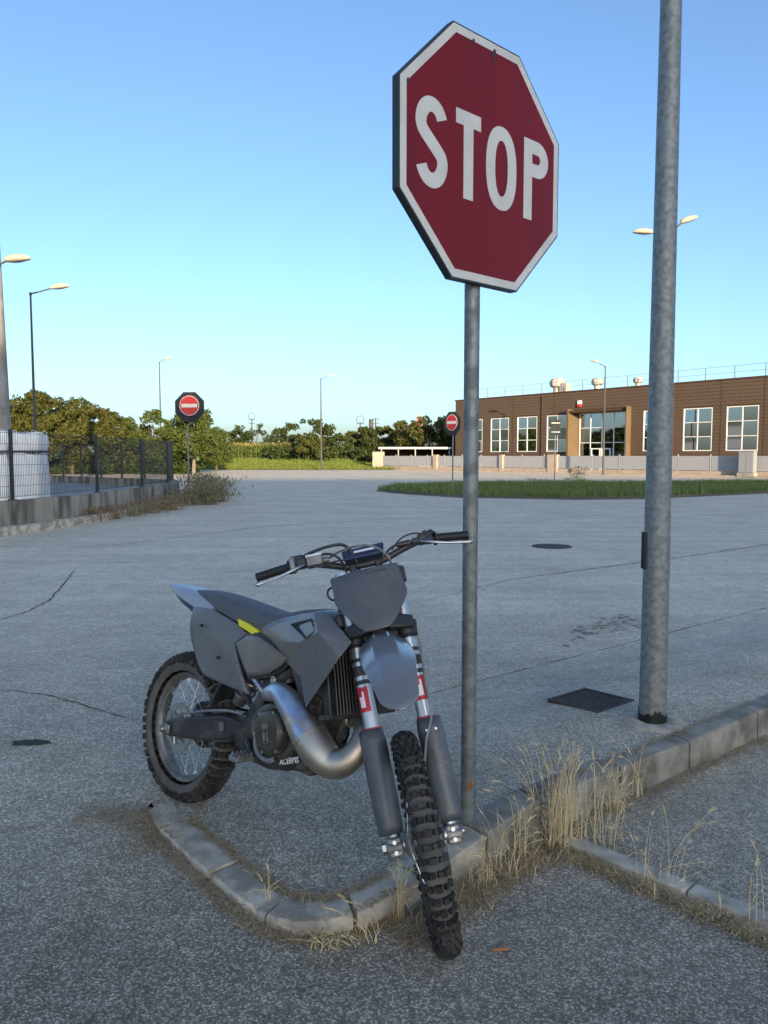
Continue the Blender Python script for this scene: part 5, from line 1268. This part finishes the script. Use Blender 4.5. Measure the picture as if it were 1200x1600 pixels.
# raised crown and H emblem on the cover
em = MB(); t_ = R(14)
def ep(u, v): return Vector((u * math.cos(t_) - v * math.sin(t_), 0, u * math.sin(t_) + v * math.cos(t_)))
def ebar(a, b, w):
    a, b = ep(*a), ep(*b); em.tube([a + Vector((0, -.0512, 0)), b + Vector((0, -.0512, 0))], w, 5, flat=.6)
for a, b, w in [((-.013, -.034), (-.013, .006), .0022), ((.013, -.034), (.013, .006), .0022), ((-.013, -.034), (0, -.042), .0022), ((0, -.042), (.013, -.034), .0022), ((-.006, -.028), (-.006, .000), .0026), ((.006, -.028), (.006, .000), .0026), ((-.006, -.014), (.006, -.014), .0026),
                ((-.014, .014), (.014, .014), .0026), ((-.014, .014), (-.019, .034), .0022), ((.014, .014), (.019, .034), .0022), ((-.005, .014), (-.007, .036), .0022), ((.005, .014), (.007, .036), .0022), ((-.019, .034), (-.010, .020), .0016), ((.019, .034), (.010, .020), .0016), ((-.007, .036), (0, .020), .0016), ((.007, .036), (0, .020), .0016)]: ebar(a, b, w)
em.build('crown_emblem', 'alu', clutch)
m_ = MB(); m_.tube(spline([(.70, -.17, .50), (.705, -.175, .455), (.74, -.178, .425), (.79, -.176, .418), (.815, -.165, .43)], 5), .011, 8); m_.build('brake_pedal', 'alu', bike)
m_ = MB(); m_.tube([(.64, -.11, .385), (.65, -.15, .388)], .011, 8); m_.box((.655, -.195, .392), (.052, .085, .020)); peg = m_.build('footpeg', 'alu', bike, bevel=.003)
for i in range(4):
    for j in (-1, 1):
        b_ = MB(); b_.box((.655 + j * .021, -.165 - .02 * i, .408), (.006, .012, .014), taper=.5); b_.build('tooth', 'alu', peg, None)
m_ = MB(); m_.tube([(.64, .11, .385), (.65, .15, .388)], .011, 8); m_.box((.655, .195, .392), (.052, .085, .020)); m_.build('footpeg', 'alu', bike, bevel=.003)
m_ = MB(); m_.tube(spline([(.60, -.135, .44), (.64, -.15, .42), (.67, -.155, .40)], 4), .012, 8); m_.tube(spline([(.74, -.13, .60), (.70, -.14, .56), (.66, -.14, .52), (.64, -.13, .46)], 4), .010, 8); m_.tube(spline([(.72, -.12, .70), (.76, -.125, .66), (.80, -.11, .63)], 4), .009, 8); m_.build('hose', 'black', bike)
m_ = MB(); m_.tube([(.729, -.115, .706), (.729, -.150, .706)], .017, 14); m_.tube([(.729, -.150, .706), (.729, -.155, .706)], .010, 8); m_.build('kickstart_boss', 'steel', bike)
m_ = MB(); m_.tube([(.60, -.10, .665), (.70, -.115, .690), (.78, -.10, .72)], [.012, .016, .014], 8); m_.build('engine_bracket', 'alu', bike)
m_ = MB(); m_.box((.60, 0, .72), (.20, .12, .16)); m_.tube([(.66, 0, .68), (.78, 0, .66)], .035, 12); m_.build('airbox', 'black', bike, bevel=.02)
# swing arm
sw = [(-.035, .352), (.02, .378), (.175, .425), (.351, .474), (.437, .482), (.50, .478), (.53, .45), (.51, .42), (.451, .412), (.389, .376), (.197, .330), (.02, .300), (-.035, .312)]
for sy in (-1, 1):
    m_ = MB(); n = len(sw); P1 = [Vector((x, sy * (.128 - .04 * max(0, x) / .5), z)) for x, z in sw]; P2 = [Vector((x, sy * (.092 - .04 * max(0, x) / .5), z)) for x, z in sw]
    c1 = sum(P1, Vector()) / n; m_.add(P1 + P2, [tuple(range(n)), tuple(range(2 * n - 1, n - 1, -1))] + [(i, n + i, n + (i + 1) % n, (i + 1) % n) for i in range(n)]); sa_ = m_.build('swing_arm', 'frame_black', bike, 30, bevel=.010, seg=3)
    b_ = MB(); b_.tube([(0, sy * .12, .33), (0, sy * .150, .33)], [.020, .018], 6); b_.tube([(0, sy * .15, .33), (0, sy * .160, .33)], .011, 10); b_.build('axle_nut', 'steel', sa_, 20)
    b_ = MB(); b_.box((.012, sy * .132, .334), (.055, .008, .040)); b_.build('axle_block', 'alu', sa_, bevel=.003)
    if sy < 0:
        b_ = MB(); b_.box((.375, -.1005, .432), (.030, .003, .034), Matrix.Rotation(-.2, 3, 'Y')); b_.build('sticker', 'plastic', sa_, None)
m_ = MB(); m_.box((.44, 0, .45), (.10, .16, .06)); m_.build('swing_arm_bridge', 'frame_black', bike, bevel=.01)
m_ = MB(); m_.box((.075, -.085, .392), (.085, .05, .038), Matrix.Rotation(-.3, 3, 'Y')); m_.tube([(.115, -.088, .408), (.13, -.10, .42)], .012, 8); m_.build('rear_caliper', 'alu', bike, bevel=.008)
m_ = MB(); m_.tube(spline([(.12, -.10, .425), (.25, -.105, .468), (.40, -.10, .505), (.52, -.11, .52)], 5), .006, 6); m_.build('rear_brake_hose', 'alu', bike)
ch = MB()
for za, zb in ((.436, .505), (.226, .41)):
    for k in range(36):
        t0, t1 = k / 36, (k + 1) / 36; ch.box(((t0 + t1) / 2 * .62, .075, za + (zb - za) * (t0 + t1) / 2), (.014, .012 if k % 2 else .007, .013), Matrix.Rotation(-math.atan2(zb - za, .62), 3, 'Y'))
ch.build('chain', 'chain', bike, None)
m_ = MB(); m_.tube([(.34, 0, .52), (.52, 0, .80)], [.03, .03], 14); m_.build('shock_body', 'alu', bike)
m_ = MB(); m_.tube([(.36 + .15 * i / 90 + .04 * math.cos(i * .52) * .84, .042 * math.sin(i * .52), .545 + .22 * i / 90 - .04 * math.cos(i * .52) * .5) for i in range(91)], .006, 6); m_.build('shock_spring', 'steel', bike)
m_ = MB(); m_.box((.30, 0, .60), (.02, .16, .30), Matrix.Rotation(.5, 3, 'Y')); m_.build('mud_flap', 'black', bike, bevel=.006)

# ---- exhaust
ex = [(.93, -.02, .605, .022), (1.0, -.03, .608, .022), (1.07, -.045, .628, .023), (1.125, -.06, .638, .026), (1.165, -.08, .615, .032), (1.178, -.105, .565, .040), (1.155, -.130, .517, .047), (1.105, -.15, .497, .054), (1.05, -.163, .520, .058), (1.0, -.168, .557, .056),
      (.95, -.168, .594, .052), (.90, -.168, .628, .046), (.85, -.167, .656, .040), (.80, -.162, .672, .034), (.75, -.152, .668, .030), (.705, -.138, .648, .026), (.655, -.115, .640, .022), (.58, -.10, .665, .019), (.50, -.095, .70, .017), (.40, -.10, .745, .017)]
ex = [(*q[:3], q[3] * (1.02 if 4 <= i <= 7 else 1.10 if i == 8 else 1.18 if 9 <= i <= 15 else 1)) for i, q in enumerate(ex)]; ex = [tuple(p) for p in spline(ex, 5)]; k0, k1 = 9 * 5, 15 * 5
def seg_pipe(a, b, name, material, parent=None):
    m_ = MB(); m_.tube([p[:3] for p in ex[a:b + 1]], [p[3] for p in ex[a:b + 1]], 24, cap=False); return m_.build(name, material, parent or bike, 60)
low = seg_pipe(0, k0, 'exhaust_pipe', 'pipe_brown'); upr = seg_pipe(k0, len(ex) - 1, 'expansion_chamber', 'pipe_bright')
for k in (k0, 2 * 5):
    p_, q_ = Vector(ex[k - 1][:3]), Vector(ex[k + 1][:3]); m_ = MB(); c_ = Vector(ex[k][:3]); d = (q_ - p_).normalized(); m_.tube([c_ - d * .003, c_ + d * .003], ex[k][3] + .002, 24); m_.build('weld', 'pipe_brown', low)
p_ = Vector(ex[7 * 5 + 8][:3]); m_ = MB(); m_.ball(p_ + Vector((-.01, -.054, .01)), .013, 10, 8, (1, .35, 1)); m_.build('dent_cap', 'alu', low)
m_ = MB(); m_.tube([(.99, -.02, .628), (1.01, -.05, .665)], [.004, .004], 6); m_.tube([(1.01, -.055, .635), (1.03, -.058, .648)], .008, 8); m_.build('pipe_spring', 'steel', low)
m_ = MB(); m_.tube(spline([(.42, -.105, .74, .02), (.38, -.110, .757, .034), (.30, -.112, .775, .038), (.12, -.105, .80, .038), (.085, -.103, .803, .030)], 4)and [(.42, -.085, .735), (.38, -.085, .752), (.34, -.085, .76), (.12, -.085, .79), (.08, -.085, .795)], [.018, .032, .036, .036, .026], 18); sil = m_.build('silencer', 'alu', bike)
m_ = MB(); m_.tube([(.085, -.085, .795), (.05, -.085, .80)], [.016, .015], 14); m_.build('tail_pipe', 'steel', sil)

# ---- skid plate with its printed name
sk = MB(); rows = []
for x, z, w in ((.50, .352, .085), (.60, .345, .105), (.72, .352, .115), (.82, .376, .115), (.91, .43, .10), (.955, .50, .07)):
    rows.append([(x, -w, z + .075), (x, -w * 1.02, z + .035), (x, -w * .86, z + .004), (x, 0, z), (x, w * .86, z + .004), (x, w * 1.02, z + .035), (x, w, z + .075)])
sk.grid(rows); skid = sk.build('skid_plate', 'black', bike, 40, solid=.006, bevel=.002)
def text_mesh(s_, size, name, material, parent, mtx, extr=.0006, bold=0):
    cu = bpy.data.curves.new(name, 'FONT'); cu.body = s_; cu.size = size; cu.extrude = extr; cu.align_x = 'CENTER'; cu.align_y = 'CENTER'; cu.offset = bold; cu.shear = .25
    tmp = bpy.data.objects.new('tmp', cu); C.objects.link(tmp); dg = bpy.context.evaluated_depsgraph_get(); me = bpy.data.meshes.new_from_object(tmp.evaluated_get(dg)); bpy.data.objects.remove(tmp)
    me.materials.clear(); me.materials.append(M[material]); o = link_mesh(name, me, parent); o.matrix_basis = mtx; return o
fwd = Vector((.93, 0, .36)).normalized(); nrm = Vector((0, -1, -.05)).normalized(); upv = nrm.cross(fwd).normalized()
mt = Matrix((fwd, upv, nrm)).transposed().to_4x4(); mt.translation = Vector((.845, -.1215, .425))
text_mesh('ACERBIS', .030, 'lettering', 'decal_white', skid, mt, bold=.0008)

# ---- radiators
for sy in (-1, 1):
    mr = Matrix.Rotation(-.30, 3, 'Y'); m_ = MB(); m_.box((1.035, sy * .105, .775), (.035, .13, .27), mr); rad = m_.build('radiator', 'black', bike, bevel=.004)
    for k in range(8):
        b_ = MB(); b_.box((1.072, sy * (.050 + .0155 * k), .787), (.020, .004, .25), mr @ Matrix.Rotation(sy * .5, 3, 'Z')); b_.build('louvre', 'black', rad, None)
    b_ = MB(); b_.box((1.06, sy * .115, .648), (.05, .13, .02), mr); b_.build('radiator_tank', 'frame_black', rad, bevel=.005)
m_ = MB(); m_.tube(spline([(1.02, .05, .65), (1.0, .02, .62), (.95, -.02, .70), (.91, 0, .79)], 4), .014, 8); m_.build('coolant_hose', 'black', bike)
m_ = MB(); m_.box((1.06, 0, .74), (.02, .10, .22), Matrix.Rotation(.1, 3, 'Y')); m_.build('ignition_bracket', 'frame_black', bike, bevel=.01)

# ---- front end (turned with the steering)
def S_build(m_, name, material, smooth=35, parent=None, **k):
    return m_.build(name, material, parent or bike, smooth, mtx=ST_ if parent is None else None, **k)
U0 = .022
for sy in (-1, 1):
    y = sy * .096
    m_ = MB(); m_.tube([SP(.372, U0, y), SP(.40, U0, y), SP(.66, U0, y), SP(.95, U0, y)], [.031, .029, .028, .027], 20); tube = S_build(m_, 'fork_tube', 'fork_tube')
    def band(t0, t1, material, name, a0=0, a1=360, r_=.0296, n=20):
        q = MB(); rows = [[SP(t, U0, y) + PE * (r_ * math.cos(R(a))) + YV * (r_ * math.sin(R(a))) for a in [a0 + (a1 - a0) * i / n for i in range(n + 1)]] for t in (t0, t1)]
        q.grid(rows); return S_build(q, name, material, parent=tube)
    band(.372, .384, 'decal_red', 'ring', r_=.0328)
    for t0, t1 in ((.565, .600), (.615, .628), (.535, .550), (.665, .70)): band(t0, t1, 'black', 'stripe', -100, 100)
    band(.440, .525, 'decal_red', 'decal', -70 if sy < 0 else -60, 20 if sy < 0 else 60, .0301); band(.455, .510, 'decal_white', 'decal', -48 if sy < 0 else -20, -12 if sy < 0 else 20, .0304); band(.492, .510, 'decal_red', 'decal', -48 if sy < 0 else -20, -25 if sy < 0 else 5, .0307)
    m_ = MB(); m_.tube([SP(.02, U0 + .004, y), SP(.38, U0, y)], .024, 16); S_build(m_, 'fork_slider', 'steel')
    # wrap round guard in front of the slider
    rows = []
    for t, w, dp in ((.378, .040, .034), (.34, .044, .038), (.20, .044, .038), (.12, .043, .037), (.06, .041, .034), (.035, .038, .030)):
        rows.append([SP(t, U0 + .004, y + sy * .006) + PE * (dp * math.cos(R(a))) + YV * (w * math.sin(R(a))) for a in range(-130, 131, 13)])
    m_ = MB(); m_.grid(rows); gd = S_build(m_, 'fork_guard', 'guard', 50, solid=.004)
    # axle clamp
    m_ = MB(); sbox(m_, -.004, .046, sy * .098, .060, .062, .046); m_.tube([SP(-.004, .058, sy * .072), SP(-.004, .058, sy * .128)], .024, 16); lug = S_build(m_, 'axle_clamp', 'alu', bevel=.006)
    for dt in (-.020, .012):
        b_ = MB(); b_.tube([SP(dt, .070, sy * .098), SP(dt, .086, sy * .098)], .007, 8); S_build(b_, 'bolt', 'steel', 20, lug)
    for dt in ((.335,) if sy > 0 else ()):
        for dy in (-.016, .016):
            b_ = MB(); b_.tube([SP(dt, U0 + .040, y + dy + sy * .006), SP(dt, U0 + .044, y + dy + sy * .006)], .0045, 8); S_build(b_, 'bolt', 'steel', 20, gd)
m_ = MB(); m_.tube([FA + Vector((0, -.135, 0)), FA + Vector((0, .135, 0))], .011, 12); m_.tube([FA + Vector((0, -.140, 0)), FA + Vector((0, -.128, 0))], .019, 6); S_build(m_, 'front_axle', 'steel')
m_ = MB(); m_.tube([FA + Vector((0, -.07, 0)), FA + Vector((0, -.056, 0))], .026, 18); m_.tube([FA + Vector((0, .06, 0)), FA + Vector((0, .075, 0))], .026, 18); S_build(m_, 'wheel_spacer', 'steel')
m_ = MB(); sbox(m_, .09, -.085, .070, .10, .055, .055); S_build(m_, 'front_caliper', 'alu', bevel=.012)
for t, w, du in ((.70, .145, .075), (.905, .14, .06)):
    m_ = MB(); sbox(m_, t, .012, 0, .045, .07, .12)
    for sy in (-1, 1): m_.tube([SP(t - .028, U0, sy * .096), SP(t + .028, U0, sy * .096)], .043, 20); sbox(m_, t, U0 - .005, sy * .06, .04, .06, .09)
    S_build(m_, 'triple_clamp', 'black', bevel=.004)
# black wings between plate and fender
for sy in (-1, 1):
    m_ = MB(); m_.hexa([SP(.755, .05, sy * .05), SP(.755, .10, sy * .05), SP(.738, .075, sy * .128), SP(.738, .03, sy * .128), SP(.700, .05, sy * .03), SP(.700, .118, sy * .03), SP(.692, .080, sy * .118), SP(.692, .03, sy * .122)])
    S_build(m_, 'plate_bracket', 'black', bevel=.008)

# number plate: shield, slightly wrapped round
PO = [(.915, -.141), (.921, -.136), (.928, -.03), (.931, .05), (.933, .104), (.929, .110), (.875, .117), (.832, .124), (.812, .122), (.776, .100), (.742, .076), (.712, .050), (.701, .030), (.698, -.012), (.699, -.054), (.714, -.070), (.762, -.104), (.806, -.132), (.826, -.140), (.868, -.138)]
def pu(t, y): return .118 - 0.9 * (y + .01) ** 2 + .10 * (.8 - t) * (1 if t < .8 else .35)
m_ = MB(); n = len(PO); c_ = (.82, -.008); rings = []
for k in (1, .66, .33): rings.append([SP(c_[0] + (t - c_[0]) * k, pu(c_[0] + (t - c_[0]) * k, c_[1] + (y - c_[1]) * k), c_[1] + (y - c_[1]) * k) for t, y in PO])
m_.grid(rings, close_u=True); m_.add([SP(c_[0], pu(*c_), c_[1])], []); m_.f += [[2 * n + i, 2 * n + (i + 1) % n, 3 * n] for i in range(n)]; m_.mi += [0] * n
plate_n = S_build(m_, 'number_plate', 'plastic_matt', 40, solid=.006, bevel=.0025)
m_ = MB(); m_.hexa([SP(t, pu(.91, y) + du, y) for du in (.0035, .006) for t, y in ((.909, .002), (.911, .066), (.915, .067), (.913, .001))]); S_build(m_, 'slot', 'black', None, plate_n)
# front fender
FS = spline([(-.17, .600, .055, .02), (-.05, .655, .060, .025), (.06, .690, .062, .03), (.15, .668, .075, .034), (.25, .628, .084, .038), (.35, .572, .084, .038), (.43, .518, .076, .034), (.50, .455, .068, .020), (.575, .368, .056, .008)], 4)
rows = []
for u, t, hw, dr in FS:
    row = []
    for f in (-1, -.96, -.84, -.66, -.5, -.40, -.2, 0, .2, .40, .5, .66, .84, .96, 1):
        a = abs(f); d = dr * (0 if a < .42 else (a - .42) / .58) ** 1.15 - (.007 if a < .42 else .007 * max(0, 1 - (a - .42) / .12))
        kk = .045 * max(0, u - .30) / .25 * f * f; row.append(SP(t + kk * .95, u - kk, -.004 + f * hw * 1.03) - (AX * .55 - PE * .2 + Vector((0, 0, .3))) * d)
    rows.append(row)
m_ = MB(); m_.grid(rows); S_build(m_, 'front_fender', 'plastic_gloss', 40, solid=.004)
# bars
def BT(y): return lerp_path([(0, .980, -.012), (.07, .982, -.012), (.14, 1.008, -.014), (.22, 1.032, -.020), (.30, 1.034, -.035), (.415, 1.028, -.060)], abs(y))
bar_pts = [SP(*BT(y), y) for y in [-.415 + .83 * i / 40 for i in range(41)]]
m_ = MB(); m_.tube(bar_pts, .0135, 12); bar = S_build(m_, 'handlebar', 'black')
for sy in (-1, 1):
    m_ = MB(); ys = [sy * (.285 + .130 * i / 13) for i in range(14)]; m_.tube([SP(*BT(y), y) for y in ys], [.0235 if i == 0 else (.0175 if i % 2 else .0165) for i in range(13)] + [.0185], 14); m_.tube([SP(*BT(sy * .281), sy * .281), SP(*BT(sy * .287), sy * .287)], .028, 16); S_build(m_, 'grip', 'grip_rubber', 50)
    t_, u_ = BT(sy * .235); m_ = MB(); sbox(m_, t_, u_ + .012, sy * .235, .034, .050, .040); sbox(m_, t_ + .004, u_, sy * .262, .042, .040, .026); S_build(m_, 'lever_perch', 'black', bevel=.006)
    m_ = MB(); m_.tube([tuple(p) for p in spline([tuple(SP(t_ - .012, u_ + .036, sy * .222)), tuple(SP(t_ - .030, u_ + .056, sy * .262)), tuple(SP(t_ - .046, u_ + .052, sy * .33)), tuple(SP(t_ - .056, u_ + .046, sy * .405))], 5)], [.006] * 3 + [.0075] * 11 + [.0085, .009], 8, flat=.75); m_.ball(SP(t_ - .056, u_ + .046, sy * .408), .0095, 8, 6); S_build(m_, 'brake_lever' if sy < 0 else 'clutch_lever', 'steel')
    m_ = MB()
    for yy in (.05,): sbox(m_, .955, -.012, sy * yy, .06, .05, .026)
    S_build(m_, 'bar_clamp', 'black', bevel=.006)
t_, u_ = BT(.2)
m_ = MB(); sbox(m_, t_ - .004, u_ + .03, -.185, .036, .044, .060); m_.tube([SP(t_ - .006, u_ + .034, -.155), SP(t_ - .006, u_ + .034, -.130)], [.014, .011], 10); mc = S_build(m_, 'brake_reservoir', 'alu', bevel=.006)
m_ = MB(); sbox(m_, t_ + .018, u_ + .03, -.185, .008, .046, .062); S_build(m_, 'lid', 'decal_white', bevel=.002, parent=mc)
m_ = MB(); m_.tube([SP(t_, u_ + .02, .185), SP(t_, u_ + .024, .130)], [.013, .010], 10); sbox(m_, t_, u_ + .022, .205, .022, .03, .03); S_build(m_, 'clutch_cylinder', 'black', bevel=.004)
m_ = MB(); sbox(m_, BT(.262)[0] + .004, BT(.262)[1], -.270, .058, .056, .026); S_build(m_, 'throttle_housing', 'alu', bevel=.010)
m_ = MB(); sbox(m_, BT(.25)[0] + .024, BT(.25)[1], -.25, .028, .03, .05); S_build(m_, 'throttle_cap', 'black', bevel=.008)
for yy in (.25, .272):
    m_ = MB(); m_.ball(SP(BT(yy)[0] + .022, BT(yy)[1] + .012, yy), .013, 10, 8); S_build(m_, 'kill_button', 'black')
# bar pad
m_ = MB(); m_.hexa([SP(1.000, .02, -.070), SP(1.000, .03, .074), SP(1.000, -.055, .074), SP(1.000, -.055, -.070), SP(1.045, .005, -.082), SP(1.050, .01, .086), SP(1.050, -.055, .086), SP(1.045, -.055, -.082)]); pad = S_build(m_, 'bar_pad', 'navy', bevel=.010, seg=3)
m_ = MB(); m_.hexa([SP(t, u + d_, y) for d_ in (0, .003) for t, u, y in ((1.022, .0195, -.035), (1.022, .0235, .045), (1.032, .0190, .045), (1.032, .0150, -.035))]); S_build(m_, 'label', 'decal_white', None, pad)
# cables and hoses
def cable(name, pts, r_, material='black', steered=True):
    m_ = MB(); m_.tube([tuple(p) for p in spline([tuple(p) for p in pts], 8)], r_, 7)
    return S_build(m_, name, material) if steered else m_.build(name, material, bike)
cable('throttle_cable', [SP(1.052, -.03, -.255), SP(1.066, -.01, -.20), SP(1.072, .01, -.12), SP(1.058, .015, -.06), SP(.99, .0, -.03), SP(.93, -.05, -.03)], .0065)
cable('throttle_cable', [SP(1.040, -.03, -.25), SP(1.046, .0, -.19), SP(1.036, .03, -.13), SP(1.005, .03, -.09), SP(.94, -.03, -.07)], .005)
cable('brake_hose', [SP(1.026, .012, -.128), SP(1.03, .05, -.09), SP(1.028, .085, -.02), SP(1.008, .10, .04), SP(.965, .105, .08), SP(.93, .09, .09)], .0042, 'alu')
cable('brake_hose', [SP(1.0, .03, -.20), SP(.99, .045, -.16), SP(.995, .055, -.11), SP(.99, .06, -.06)], .0035)
cable('clutch_hose', [SP(1.03, .0, .135), SP(1.01, .02, .10), SP(.97, .02, .06), SP(.92, -.02, .04)], .005)
cable('clutch_cable', [SP(1.052, -.015, .25), SP(1.060, .0, .20), SP(1.045, .01, .15), SP(1.01, .01, .11)], .0035)
cable('brake_hose', [SP(.70, .075, .135), SP(.60, .062, .128), SP(.48, .062, .118), SP(.38, .068, .112), SP(.30, .064, .075), SP(.20, .05, .050), (SP(.12, -.04, .055))], .0045, 'alu')
cable('wire_loop', [SP(.90, .05, -.115), SP(.895, .06, -.150), SP(.875, .06, -.160), SP(.855, .055, -.150), SP(.85, .05, -.125)], .004)
m_ = MB(); sbox(m_, .775, .02, -.135, .05, .05, .03); S_build(m_, 'wire_connector', 'black', bevel=.008)
